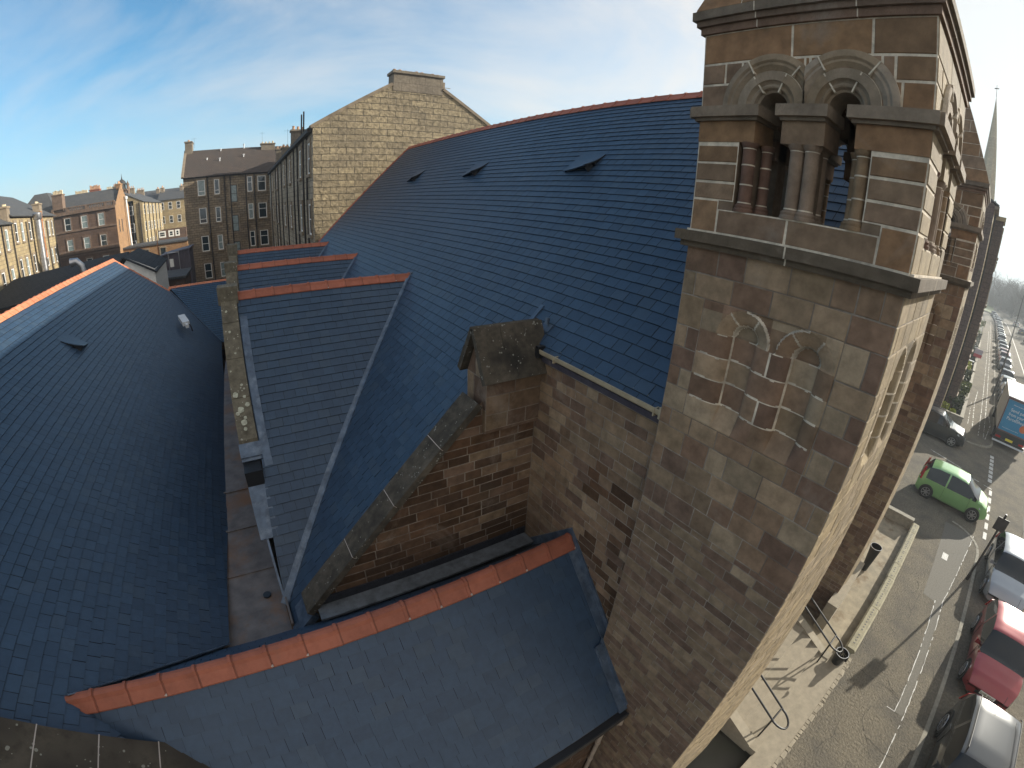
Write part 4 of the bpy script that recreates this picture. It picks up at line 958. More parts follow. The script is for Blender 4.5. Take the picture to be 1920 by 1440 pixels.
# raking coping at the near end
mb = MB(); rr = random.Random(4); a = 2.55; O_ = Vector((hx, 2.62, hz + .22)); 
while a < 7.6:
    L_ = .70; mb.obox(O_, Vh_, Y, Nh_, (a + .006, a + L_ - .006), (0, .70 + rr.uniform(-.006, .006)), (-.24, .0), 0)
    mb.obox(O_, Vh_, Y, Nh_, (a - .007, a + .007), (0, .703), (-.2, .003), 1); a += L_
for k in range(4): mb.obox(O_, Vh_, Y, Nh_, (k * .62 - .05, k * .62 + .55), (0, .70), (-.24, 0), 0)
MT['coping_slab'] = mat('brown coping slab', (0.075, 0.062, 0.046), 0.95, var=0.35, nscale=6, bump=0.5, bscale=35, spots=((0.26, 0.25, 0.2), 13.0, 0.05), tint2=((0.035, 0.03, 0.026), 1.5, 0.45, 0.7), spec=0.15, bdist=0.01)
mb.build('raking_coping', ['coping_slab', 'point'], HL)
mb = MB(); mb.obox(O_, Vh_, Y, Nh_, (3.8, 7.7), (.70, .84), (-.24, -.19)); mb.build('lead_flashing', 'lead', HL)
mb = MB(); masonry(mb, Vector((-1.95, 2.7, 0)), -Y, Z, X, [(0, -10), (1.6, -10), (1.6, -5.9), (0, -5.9)], rows_between(-10, -5.9, .2, .26, 9), (.3, .5), PAL_DARK, seed=310) if False else None
masonry(mb, Vector((-13.2, 2.8, 0)), X, Z, -Y, [(0, -10), (11.0, -10), (11.0, -6.2), (13.2 + hx, hz - .25), (0, -6.4)], rows_between(-10, -2, .22, .28, 12), (.35, .6), PAL_DARK, seed=311)
mb.box((-13.2, 2.81, -10), (-2.2, 3.3, -6.5), 0, PAL_DARK[0]); mb.build('gable_wall', ['stone', 'mortar_dark'], HL)
# floodlight
FLT = MB(); Pf = Vector((-3.0, 21.9, hz - hs_ * (-3.0 - hx)))
FLT.tube([Pf + Vector((.35, -.5, .0)), Pf + Vector((.3, -.5, .28)), Pf + Vector((.1, -.3, .42))], .03, 6, 1); FLT.obox(Pf + Vector((-.02, -.1, .38)), Vector((.35, -1, -.25)).normalized(), Vector((1, .35, 0)).normalized(), Z, (-.42, .42), (-.16, .16), (0, .18), 0)
FLT.obox(Pf + Vector((-.02, -.1, .36)), Vector((.35, -1, -.25)).normalized(), Vector((1, .35, 0)).normalized(), Z, (.40, .62), (-.07, .07), (.0, .15), 0)
FLT.build('floodlight', ['silver', 'iron'], HL)
# lead lined gutter between hall and church
GUT = MB()
GUT.face([(-1.72, 5.0, -6.30), (-.42, 5.0, -6.30), (-.42, 24, -6.36), (-1.2, 24, -6.36)], 0)
GUT.box((-.475, 5.3, -6.42), (-.44, 8.0, -6.16)); GUT.tube([(-.78, 6.22, -6.31), (-.78, 6.22, -6.27)], .075, 12, 1)
for yy in (6.9, 8.3, 9.8): GUT.box((-1.7, yy, -6.306), (-.45, yy + .06, -6.285), 0)
tag(GUT.build('valley_gutter', ['rust_lead', 'black']), 'rust stained lead gutter running between the hall roof and the church aisle', 'gutter')
# link roof beyond
LK = thing('link_building', (-2.8, 26, GZ), 'small slate roofed link joining the far end of the hall to the church', 'link building')
sl = .45; Ol = Vector((0, 27.9, -3.97)); Vl = Vector((0, -1, -sl)).normalized(); Nl = Vector((0, -sl, 1)).normalized(); kl = math.sqrt(1 + sl * sl)
mb = MB(); slates(mb, Ol, X, Vl, Nl, [[(-4.40, 0), (-.62, 0), (-.62, 5.1 * kl), (-1.5, 5.05 * kl)]], gauge=.185, wid=.24, seed=220); LR = mb.build('roof', ['slate', 'slate_under'], LK)
mb = MB(); ridge(mb, (-4.45, 27.9, -3.97), (-.6, 27.9, -3.97), Z, .16, .12, seed=64, base=ORNG); mb.build('ridge_tiles', ['terracotta', 'point'], LR)
mb = MB(); mb.box((-4.5, 23.8, -10), (-.62, 27.88, -6.9), 0, PAL_DARK[2]); mb.box((-4.5, 27.9, -10), (-.62, 31, -5.62), 0, PAL_DARK[2]); mb.hexa([(-4.4, 27.9, -5.6), (-.62, 27.9, -5.6), (-.62, 31, -5.6), (-4.4, 31, -5.6), (-4.4, 27.9, -4.02), (-.62, 27.9, -4.02), (-.62, 31, -5.59), (-4.4, 31, -5.59)], 0, (.05, .05, .055)); mb.build('wall', 'stone', LK)

# ------------------------------------------------------------------ entrance steps, rails, low wall
ST = MB(); x0, x1 = 6.85, 10.28
ST.box((5.9, -.80, -10.1), (10.75, -.30, -9.90)); 
for k in range(5): ST.box((x0, -.30 + .335 * k, -10), (x1, 1.4, -9.76 + .14 * k + .0))
ST.box((x0 - .0, 1.36, -10), (x1, 1.44, -9.1))
for (a, b) in ((x1, x1 + .26), (x0 - .26, x0)):
    ST.hexa([(a, -.12, -10), (b, -.12, -10), (b, 1.38, -10), (a, 1.38, -10), (a, -.12, -9.72), (b, -.12, -9.72), (b, 1.38, -9.02), (a, 1.38, -9.02)])
    ST.box((a, -.32, -9.96), (b, -.12, -9.74))
rr = random.Random(31); x = 5.9
while x < 11.0:
    w_ = rr.uniform(.05, .30); ST.hexa([(x, -.93 + rr.uniform(-.04, .05), -10.02), (x + w_, -.93 + rr.uniform(-.04, .05), -10.02), (x + w_ - .01, -.805, -10.02), (x, -.805, -10.02), (x + .01, -.9, -9.985 + rr.uniform(0, .02)), (x + w_ - .02, -.9, -9.98 + rr.uniform(0, .02)), (x + w_ - .02, -.81, -9.97), (x + .01, -.81, -9.97)]); x += w_ - .004
tag(ST.build('entrance_steps', 'step'), 'pale sandstone entrance steps climbing between the two church towers', 'steps')
def rail(xa, label):
    t = thing('handrail', (xa, -.3, -9.9), label, 'handrail', 'black tubular handrails on the entrance steps')
    for k, xx in enumerate((xa, xa + .42)):
        mb = MB(); r = .025
        mb.tube([(xx, 1.30, -8.25), (xx, .6, -8.62), (xx, -.1, -8.98), (xx, -.16, -9.02)], r, 8); mb.build('rail', 'black', t, smooth=60)
    mb = MB(); pts = [(xa, -.16, -9.02)] + [(xa + .21 - .21 * math.cos(a), -.16 - .30 * math.sin(a) - .02, -9.02 - .12 * math.sin(a)) for a in [R_(15 * i) for i in range(1, 12)]] + [(xa + .42, -.16, -9.02)]
    mb.tube(pts, .025, 8); mb.build('rail_loop', 'black', t, smooth=60)
    mb = MB(); mb.tube([(xa, -.12, -8.99), (xa + .42, -.12, -8.99)], .02, 8); mb.build('cross_bar', 'black', t, smooth=60)
    for xx in (xa, xa + .42):
        mb = MB(); mb.tube([(xx, -.12, -9.0), (xx, -.12, -9.88)], .021, 8); mb.build('post', 'black', t, smooth=60)
        mb = MB(); mb.tube([(xx, 1.1, -8.36), (xx, 1.1, -9.3)], .021, 8); mb.build('post', 'black', t, smooth=60)
rail(6.98, 'black double handrail nearer the bottom edge, on the near side of the steps'); rail(9.98, 'black double handrail beside the stone wall, on the far side of the steps')
def bin_(x, y, z, r0, r1, h, label, cat='bin'):
    t = thing('waste_basket', (x, y, z), label, cat)
    mb = MB(); mb.lathe(x, y, [(z, r0), (z + h * .5, (r0 + r1) / 2), (z + h, r1), (z + h, r1 - .012), (z + h * .5, (r0 + r1) / 2 - .012), (z + .02, r0 - .012)], 22); mb.build('body', 'black', t, smooth=50)
    mb = MB(); ring_ = [(x + r1 * math.cos(a), y + r1 * math.sin(a), z + h + .004) for a in [2 * math.pi * k / 24 for k in range(25)]]; mb.tube(ring_, .010, 6); mb.build('rim', 'alloy', t, smooth=60)
    mb = MB(); rr = random.Random(3)
    for k in range(14):
        a = rr.uniform(0, 6.28); q = rr.uniform(0, r1 * .8); p = Vector((x + q * math.cos(a), y + q * math.sin(a), z + h * .75)); mb.tube([p, p + Vector((rr.uniform(-.08, .08), rr.uniform(-.08, .08), rr.uniform(.02, .09)))], .009, 4)
    mb.build('litter', 'step', t)
bin_(10.55, -.55, -9.92, .13, .19, .42, 'small round black basket with a pale rim at the foot of the far handrail')
bin_(15.15, .29, -9.92, .10, .21, 1.02, 'tall dark tapering basket with a wire rim in the yard beside the far tower')
WLT = thing('low_wall', (15.3, -.67, GZ), 'low sandstone wall topped with pitted coping stones along the pavement', 'wall')
mb = MB(); mb.box((11.1, -.80, -10), (19.5, -.54, -9.76)); mb.build('wall_base', 'kerb', WLT)
xs = [11.02, 13.2, 15.1, 16.1, 18.7, 19.55]; rr = random.Random(8)
for i in range(5):
    mb = MB(); a, b = xs[i] + .012, xs[i + 1] - .012; dy = rr.uniform(-.015, .015)
    P = [(-.84, -9.76), (-.84, -9.67), (-.79, -9.62), (-.56, -9.62), (-.51, -9.67), (-.51, -9.76)]
    for k in range(6):
        p, q = P[k], P[(k + 1) % 6]; mb.face([(a, p[0] + dy, p[1]), (b, p[0] + dy, p[1]), (b, q[0] + dy, q[1]), (a, q[0] + dy, q[1])])
    for xx in (a, b): mb.face([(xx, p[0] + dy, p[1]) for p in P])
    x = a + .12
    while x < b - .1:
        if rr.random() < .85: mb.box((x, -.70 + dy, -9.625), (x + .035, -.65 + dy, -9.612), 1)
        x += .135
    mb.build('coping_stone', [mat('yellow coping stone', (.27, .245, .165), .92, var=.25, nscale=7, bump=.5, bscale=25), 'iron'], WLT)
YD = MB(); YD.box((10.76, -.53, -10.05), (19.5, 1.9, -9.955)); YD.box((10.76, .55, -9.954), (19.5, 1.9, -9.94)); tag(YD.build('yard_floor', 'concrete'), kind='structure')
YE = MB(); YE.box((19.42, -.5, -10), (19.6, 3.2, -9.55)); YE.box((19.38, -.52, -9.55), (19.64, 3.2, -9.48)); tag(YE.build('end_wall', 'kerb'), 'dark end wall closing the small yard beside the lane', 'wall')
PL = MB(); PL.box((11.3, .34, -10), (14.6, .56, -9.35)); PL.box((11.25, .28, -10), (12.4, .60, -8.9)); 
tag(PL.build('tower_plinth', 'step'), 'stone plinth at the foot of the far tower', 'plinth')

# ------------------------------------------------------------------ tenements and other buildings
MT['rubble'] = brick_mat('yellow rubble', (.39, .315, .195), (.26, .21, .135), (.12, .105, .08), .92, .36, ms=.022, bump=1.0, bdist=.14, var=.5, nscale=.42, stain=(.15, .125, .09), stain_amt=.8, rub=4.2)
MT['rubble_dark'] = brick_mat('sooty rubble', (.34, .265, .175), (.23, .18, .125), (.07, .06, .05), .6, .28, ms=.02, bump=.8, bdist=.05, nscale=.5, stain=(.07, .057, .045), stain_amt=.75, rub=4)
MT['redstone'] = brick_mat('red brown sandstone', (.15, .095, .066), (.115, .074, .053), (.075, .05, .04), 1.1, .38, ms=.02, bump=.3, nscale=.5, stain=(.05, .033, .027), stain_amt=.6)
MT['paleston'] = brick_mat('pale sandstone', (.42, .33, .18), (.33, .25, .14), (.2, .16, .1), .7, .32, ms=.02, bump=.6, nscale=.5, stain=(.12, .1, .07), stain_amt=.6)
MT['orangebrick'] = brick_mat('orange brick', (.36, .20, .09), (.29, .16, .08), (.2, .15, .1), .45, .18, ms=.02, bump=.5, nscale=.6, stain=(.12, .08, .05), stain_amt=.5)
MT['rooftile'] = brick_mat('brown roof tiles', (.105, .078, .062), (.075, .057, .048), (.03, .025, .022), .30, .34, ms=.035, bump=.8, bdist=.05, nscale=.4, stain=(.045, .042, .04), stain_amt=.6)
MT['farslate'] = brick_mat('old grey slates', (.085, .085, .088), (.06, .062, .066), (.03, .03, .03), .35, .28, ms=.02, bump=.5, nscale=.4, stain=(.10, .095, .08), stain_amt=.4, rough=.75)
MT['darkslate'] = brick_mat('dark slates', (.028, .03, .034), (.02, .022, .026), (.008, .008, .009), .45, .38, ms=.03, bump=.9, bdist=.05, nscale=.4, stain=(.045, .043, .04), stain_amt=.4, rough=.8)
MT['trim'] = mat('sandstone dressing', (.21, .165, .115), .92, var=.3, nscale=2.5)
MT['trimred'] = mat('red sandstone dressing', (.15, .10, .07), .92, var=.3, nscale=2.5)
MT['can'] = mat('chimney can', (.42, .25, .15), .85, var=.4, nscale=3)
MT['can_pale'] = mat('buff chimney can', (.50, .42, .28), .85, var=.3, nscale=3)
MT['redbrick'] = mat('red brick stack', (.25, .09, .05), .9, var=.25, nscale=8)
MT['pipe'] = mat('sooty cast iron pipe', (.022, .018, .016), .8, var=.3)

def quad(mb, P, mi=0, uv0=(0, 0)):
    P = [Vector(p) for p in P]; e = P[1] - P[0]; L = e.length; e.normalize(); uv = []
    nrm = e.cross(P[-1] - P[0]).normalized(); f = nrm.cross(e)
    for p in P: d = p - P[0]; uv.append((d.dot(e) + uv0[0], d.dot(f) + uv0[1]))
    mb.face(P, mi, (1, 1, 1), uv)
def walls(mb, x0, y0, x1, y1, z0, z1, mis=(0, 0, 0, 0)):
    quad(mb, [(x0, y0, z0), (x1, y0, z0), (x1, y0, z1), (x0, y0, z1)], mis[0]); quad(mb, [(x1, y0, z0), (x1, y1, z0), (x1, y1, z1), (x1, y0, z1)], mis[1])
    quad(mb, [(x1, y1, z0), (x0, y1, z0), (x0, y1, z1), (x1, y1, z1)], mis[2]); quad(mb, [(x0, y1, z0), (x0, y0, z0), (x0, y0, z1), (x0, y1, z1)], mis[3])
def slab(mb, P, th=.12, mi=0):
    P = [Vector(p) for p in P]; n = (P[1] - P[0]).cross(P[-1] - P[0]).normalized()
    if n.z < 0: P = P[::-1]; n = -n
    quad(mb, [p + n * th for p in P], mi); quad(mb, [p for p in P[::-1]], mi)
    for i in range(len(P)): a, b = P[i], P[(i + 1) % len(P)]; quad(mb, [a, b, b + n * th, a + n * th], mi)
def window(parent, O, U, N, w_, h_, frame='white', pane='glass', trim='trim', bars=1, sash=.5, local=True, sill=True, fw=.085):
    """sash window centred on O (bottom centre) on a wall with run U and outward normal N"""
    O = Vector(O); mb = MB()
    mb.obox(O, U, Z, N, (-w_ / 2, -w_ / 2 + fw), (0, h_), (-.05, .03)); mb.obox(O, U, Z, N, (w_ / 2 - fw, w_ / 2), (0, h_), (-.05, .03))
    mb.obox(O, U, Z, N, (-w_ / 2 + fw, w_ / 2 - fw), (0, fw * 1.1), (-.05, .03)); mb.obox(O, U, Z, N, (-w_ / 2 + fw, w_ / 2 - fw), (h_ - fw, h_), (-.05, .03))
    if bars: mb.obox(O, U, Z, N, (-w_ / 2 + fw, w_ / 2 - fw), (h_ * sash - .03, h_ * sash + .03), (-.05, .032))
    f = mb.build('window', frame, parent, local=local)
    mb = MB(); mb.obox(O, U, Z, N, (-w_ / 2 + fw, w_ / 2 - fw), (fw, h_ - fw), (-.05, .008)); mb.build('pane', pane, f, local=local)
    if trim:
        mb = MB(); t = .16
        mb.obox(O, U, Z, N, (-w_ / 2 - t, -w_ / 2), (0, h_), (-.05, .06)); mb.obox(O, U, Z, N, (w_ / 2, w_ / 2 + t), (0, h_), (-.05, .06)); mb.obox(O, U, Z, N, (-w_ / 2 - t, w_ / 2 + t), (h_, h_ + .24), (-.05, .07))
        mb.obox(O, U, Z, N, (-w_ / 2 - t, w_ / 2 + t), (-.17, 0), (-.05, .14)); mb.build('surround', trim, f, local=local)
    return f
def stack(parent, x0, y0, x1, y1, z0, z1, mtl='trim', cans=6, axis='x', can='can', ch=.45, local=False, cr=.11):
    mb = MB(); walls(mb, x0, y0, x1, y1, z0, z1 - .16); mb.box((x0 - .08, y0 - .08, z1 - .16), (x1 + .08, y1 + .08, z1)); c = mb.build('chimney', mtl, parent, local=local)
    for k in range(cans):
        t = (k + .5) / cans; x = x0 + (x1 - x0) * t if axis == 'x' else (x0 + x1) / 2; y = y0 + (y1 - y0) * t if axis == 'y' else (y0 + y1) / 2
        mb = MB(); h = ch * rnd.uniform(.8, 1.15); mb.lathe(x, y, [(z1 - .01, cr * 1.1), (z1 + h * .8, cr * .85), (z1 + h * .82, cr), (z1 + h, cr)], 8); mb.build('chimney_can', can, c, local=local)
    return c
def pipe(parent, x, y, z0, z1, r=.06, m='pipe', local=False):
    mb = MB(); mb.tube([(x, y, z0), (x, y, z1)], r, 6); mb.build('drainpipe', m, parent, local=local)
def aerial(parent, x, y, z, h=1.4):
    mb = MB(); mb.tube([(x, y, z), (x, y, z + h)], .012, 4); mb.tube([(x - .35, y, z + h * .9), (x + .35, y, z + h * .9)], .008, 4)
    for k in range(6): mb.tube([(x - .32 + k * .12, y - .15, z + h * .9), (x - .32 + k * .12, y + .15, z + h * .9)], .005, 4)
    mb.build('aerial', 'iron', parent)

# the tall tenement with the big yellow gable
T1 = thing('tenement', (9.9, 42, GZ), 'four storey tenement with a huge windowless yellow stone gable and a broad chimney', 'tenement')
gx0, gx1, gy0, gy1, ez, rz_ = 3.98, 15.85, 25.5, 60.0, 4.06, 7.5
mb = MB(); walls(mb, gx0, gy0, gx1, gy1, -10, ez, (0, 1, 1, 1))
P = [(gx0, gy0, ez), (gx1, gy0, ez), (9.9, gy0, rz_)]; mb.face(P, 0, (1, 1, 1), [(0, 14.06), (11.87, 14.06), (5.9, 17.5)]); mb.face([(gx0, gy1, ez), (gx1, gy1, ez), (9.9, gy1, rz_)], 1, (1, 1, 1), [(0, 14), (11.87, 14), (5.9, 17.5)])
MT['rubble_row'] = brick_mat('streaked buff rubble', (.42, .36, .27), (.33, .28, .20), (.12, .10, .08), .8, .34, ms=.02, bump=.6, bdist=.05, nscale=.6, stain=(.10, .085, .065), stain_amt=.7, rub=3)
mb.build('wall', ['rubble', 'rubble_row'], T1)
mb = MB(); slab(mb, [(3.75, 25.75, ez - .12), (3.75, gy1, ez - .12), (9.9, gy1, rz_), (9.9, 25.75, rz_)], .1); slab(mb, [(16.1, gy1, ez - .12), (16.1, 25.75, ez - .12), (9.9, 25.75, rz_), (9.9, gy1, rz_)], .1); TR = mb.build('roof', 'farslate', T1)
mb = MB(); Vs = Vector((5.92, 0, 3.44)).normalized(); Ns = Vector((-3.44, 0, 5.92)).normalized(); mb.obox(Vector((3.9, 25.44, 4.0)), Vs, Y, Ns, (0, 5.2), (0, .4), (0, .17)); mb.build('gable_coping', 'trim', T1); mb = MB(); Vs = Vector((-5.92, 0, 3.44)).normalized(); Ns = Vector((3.44, 0, 5.92)).normalized(); mb.obox(Vector((15.92, 25.44, 4.0)), Vs, Y, Ns, (0, 5.2), (0, .4), (0, .17)); mb.build('gable_coping', 'trim', T1)
MT['gable_stack'] = brick_mat('sooty ashlar stack', (.24, .20, .15), (.19, .16, .12), (.12, .10, .08), .95, .5, ms=.015, bump=.3, nscale=.8, stain=(.07, .06, .05), stain_amt=.8)
stack(T1, 8.4, 25.48, 11.42, 26.4, 6.3, 7.5, 'gable_stack', 9, 'x', 'can', .16, cr=.10)
mb = MB(); mb.box((11.45, 25.6, 6.3), (11.6, 25.8, 7.15)); mb.tube([(11.6, 25.7, 6.85), (12.0, 25.7, 6.85)], .02, 5); mb.build('flue', 'trim', T1)
for yy in (45.5, 56.0): stack(T1, 8.6, yy, 11.2, yy + .9, 6.8, 8.3, 'gable_stack', 6, 'x', 'can', .3)
for yy, zt in ((38.2, 5.9), (46.5, 5.5), (53.5, 6.2)): stack(T1, 4.3, yy, 5.4, yy + .8, 3.6, zt, 'gable_stack', 3, 'x', 'can', .3)
mb = MB(); mb.box((3.70, 25.6, 3.80), (3.97, 60, 4.0)); mb.build('gutter', 'pipe', T1)
for yy in (27.4, 28.9, 31.8, 33.9, 38.8, 43.6, 47.1, 50.5, 57.8): pipe(T1, 3.92, yy, -10, 4.0, .055)
for k, yy in enumerate((26.65, 30.4, 36.5, 41.2, 49.0, 55.0)):
    for zz in (-8.6, -5.2, -1.8, 1.6): window(T1, (3.975, yy, zz), Y, -X, .95, 1.75, local=False, pane=('glass', 'glass_curtain')[k % 2])
aerial(T1, 4.9, 47, 5.6, 1.7)
for yy in (29.2, 30.2): pipe(T1, 4.0, yy, 4, 5.6, .05)

# tenement across the back court
T2_ = thing('tenement', (-1.2, 65, GZ), 'sooty grey brown tenement with brown tiled roof and white framed windows, across the back court', 'tenement')
bx0, bx1, by0, by1, bz, bt = -6.48, 3.97, 60.0, 70.0, 4.2, 7.75
mb = MB(); walls(mb, bx0, by0, bx1, by1, -10, bz, (0, 0, 0, 0)); mb.face([(bx0, by0, bz), (bx0, by1, bz), (bx0, 65, bt)], 0, (1, 1, 1), [(0, 14.2), (10, 14.2), (5, 17.7)]); mb.build('wall', 'rubble_dark', T2_)
mb = MB(); slab(mb, [(bx0 - .1, by0 - .3, bz - .15), (bx1 + 3, by0 - .3, bz - .15), (bx1 + 3, 65, bt), (bx0 - .1, 65, bt)], .1); slab(mb, [(bx0 - .1, by1 + .3, bz - .15), (bx1, by1 + .3, bz - .15), (bx1, 65, bt), (bx0 - .1, 65, bt)], .1); mb.build('roof', 'rooftile', T2_)
mb = MB(); mb.obox(Vector((bx0 - .2, 59.7, 4.05)), Vector((0, 5.3, 3.7)).normalized(), X, Vector((0, -3.7, 5.3)).normalized(), (0, 6.5), (0, .3), (0, .22)); mb.build('gable_coping', 'trim', T2_)
stack(T2_, bx0 - .05, 64.3, bx0 + .85, 66.3, 7.0, 9.0, 'gable_stack', 4, 'y', 'can', .25); stack(T2_, 3.2, 64.2, 5.0, 65.4, 7.0, 8.2, 'gable_stack', 4, 'x', 'can_pale', .3)
mb = MB(); mb.box((bx0, by0 - .22, bz - .2), (bx1, by0 - .02, bz - .03)); mb.build('gutter', 'pipe', T2_)
aerial(T2_, -5.4, 65, 8.2, 1.3); aerial(T2_, 3.4, 65, 8.2, 1.6)
for x, z_, h in ((-3.7, 6.2, .3), (-2.1, 5.9, .45), (.9, 6.3, .4), (-2.0, 7.4, .3), (1.0, 7.6, .6)): mb = MB(); yv = 60 + (z_ - 4.2) * 5 / 3.55; mb.lathe(x, yv, [(z_, .07), (z_ + h, .07), (z_ + h, .13), (z_ + h + .08, .13)], 8); mb.build('vent_cowl', 'silver', T2_)
for xx in (-4.95 + 1.35, -1.55, 1.0, -1.3 + .45, -2.9 + 4.95): pipe(T2_, xx, 59.9, -10, 4.0, .07)
wr2 = [(-4.35, .9, 1.85), (-2.5, .62, 1.8), (1.5, .62, 1.85), (2.95, 1.0, 1.85)]
for zz, sh in ((1.88, .28), (-1.42, .28), (-4.78, .5), (-8.2, .5)):
    for k, (xx, ww, hh) in enumerate(wr2):
        if zz < -8: zz_ = -8.1
        else: zz_ = zz
        red = (k == 0 and zz < -8)
        window(T2_, (xx, 60.0, zz_), X, -Y, ww, hh, pane=('glass', 'glass_curtain', 'glass', 'glass')[(k + int(zz)) % 4], local=False, sash=(.28 if (k < 2 and sh < .4) else .62 if k > 1 else .5))
for zz, hh in ((.75, 2.1), (-2.8, 2.0), (-5.9, 1.9)): window(T2_, (-.5, 60.0, zz), X, -Y, .85, hh, frame='iron', pane='glass_curtain', local=False)
# climbing stems on the wall
rr = random.Random(2)
# brown sandstone block
T3 = thing('tenement', (-23.7, 80, GZ), 'dark brown sandstone block with a roof balustrade and an orange brick end wall', 'tenement')
cx0, cx1, cy0, cy1, cz = -28.7, -18.8, 76.0, 85.5, 2.45
mb = MB(); walls(mb, cx0, cy0, cx1, cy1, -10, cz, (0, 1, 1, 0)); mb.face([(cx1, cy0, cz), (cx1, cy1, cz), (cx1, cy0 + 5.6, 5.4), (cx1, cy0 + 4.0, 5.4)], 1, (1, 1, 1), [(0, 12.4), (9.5, 12.4), (5.6, 15.4), (4, 15.4)]); mb.build('wall', ['redstone', 'orangebrick'], T3)
mb = MB(); slab(mb, [(cx0, cy0 + .4, cz + .1), (cx1 - .1, cy0 + .4, cz + .1), (cx1 - .1, 80.8, 5.2), (cx0, 80.8, 5.2)], .1); slab(mb, [(cx0, cy1, cz), (cx1 - .1, cy1, cz), (cx1 - .1, 80.8, 5.2), (cx0, 80.8, 5.2)], .1); mb.build('roof', 'farslate', T3)
mb = MB()
for z_, h, p in ((-.35, .3, .12), (-3.55, .35, .25), (-3.2, .2, .14), (2.2, .35, .3), (-3.95, .2, .1)): mb.box((cx0 - .1, cy0 - p, z_), (cx1 + .02, cy0 + .02, z_ + h))
mb.build('string_course', 'trimred', T3)
mb = MB(); mb.box((cx0, cy0 - .2, 2.56), (cx1, cy0 + .1, 2.68)); mb.box((cx0, cy0 - .2, 3.15), (cx1, cy0 + .1, 3.3))
x = cx0 + 2
while x < cx1: mb.box((x, cy0 - .12, 2.68), (x + .16, cy0 + .02, 3.15)); x += .34
for x in (-28.7, -26.4, -23.4, -20.4, -19.0): mb.box((x, cy0 - .2, 2.68), (x + .35, cy0 + .1, 3.15))
mb.build('balustrade', 'trimred', T3)
stack(T3, -28.5, 76.1, -26.9, 77.4, 2.3, 5.4, 'trimred', 7, 'x', 'can_pale', .55, cr=.13); stack(T3, cx1 - .6, 80.2, cx1 + .05, 81.6, 5.0, 5.9, 'orangebrick', 3, 'y', 'can', .4)
for k, xx in enumerate((-26.4, -23.75, -21.1)):
    for j, zz in enumerate((-.1, -3.25, -6.1)): window(T3, (xx, cy0, zz + (.0, .0, .1)[j]), X, -Y, .95, 1.85 if j < 2 else 1.5, frame='white', trim='trimred', pane='glass_curtain' if (j + k) % 3 else 'glass', local=False)
for yy in (77.6, 79.5): window(T3, (cx1, yy, -1.5), Y, X, .6, 2.0, frame='trimred', trim=None, local=False)
mb = MB(); mb.tube([(-18.3, 82.6, -5.9), (-18.5, 82.4, 3.4)], .16, 10); mb.lathe(-18.5, 82.4, [(3.4, .16), (3.5, .3), (3.9, .3), (4.0, .1)], 10); tag(mb.build('flue_pipe', 'silver', smooth=50), 'slim white flue pipe rising against the orange brick end wall', 'flue')
# sunlit tenement at the left edge
ang = math.atan2(4, 23.2)
T4 = thing('tenement', (-18.96, 32.2, GZ), 'sunlit pale stone tenement at the left edge with a fat steel flue', 'tenement', rz=ang)
mb = MB(); walls(mb, -9.5, 0, 0, 13.2, 0, 11.55); walls(mb, -9.5, 13.2, -.02, 34.2, 0, 12.2); mb.build('wall', 'paleston', T4, local=True)
mb = MB()
for a, b, z_ in ((0, 13.3, 11.5), (13.2, 34.4, 12.15)):
    slab(mb, [(.3, a, z_ - .1), (.3, b, z_ - .1), (-5, b, z_ + 3.0), (-5, a, z_ + 3.0)], .1); slab(mb, [(-9.8, a, z_ - .1), (-9.8, b, z_ - .1), (-5, b, z_ + 3.0), (-5, a, z_ + 3.0)], .1)
    mb.face([(.0, b, z_), (-9.5, b, z_), (-5, b, z_ + 3)], 0)
mb.build('roof', 'farslate', T4, local=True)
stack(T4, -.6, 12.6, .05, 13.6, 11, 13.0, 'trim', 3, 'y', 'can_pale', .2, local=True); stack(T4, -.9, 27, -.1, 28.4, 12, 13.6, 'trim', 4, 'y', 'can_pale', .2, local=True)
for k, yy in enumerate((2.2, 5.4, 8.6, 11.6, 15.0, 17.4, 20.6, 24.8, 27.2, 30.4, 32.6)):
    for zz in (9.3, 6.0, 2.7): window(T4, (0, yy, zz + (.5 if yy > 13 else 0)), Y, X, .9, 1.75, pane=('glass', 'glass_curtain')[k % 2], local=True, trim='trim')
for yy in (10.2, 13.4, 19.0, 23.0, 28.9, 33.8): pipe(T4, .1, yy, 0, 11.6, .07, local=True)
mb = MB(); mb.tube([(.75, 21.6, 5.0), (.75, 21.6, 5.9), (.75, 21.6, 11.6)], .36, 14); mb.lathe(.75, 21.6, [(11.6, .36), (11.7, .48), (12.3, .48), (12.35, .3)], 14); mb.tube([(.75, 21.6, 5.2), (1.1, 21.4, 4.6)], .34, 12); mb.tube([(.75, 21.6, 10.2), (.75, 21.6, 10.28)], .39, 14); mb.tube([(.75, 21.6, 6.2), (.75, 21.6, 6.3)], .42, 14)
mb.build('steel_flue', 'galv', T4, local=True, smooth=50)
MT['rustpipe'] = mat('rusty pipe', (.30, .12, .04), .8, var=.4, nscale=2); pipe(T4, .25, 25.6, 7.5, 12.6, .18, 'rustpipe', local=True)
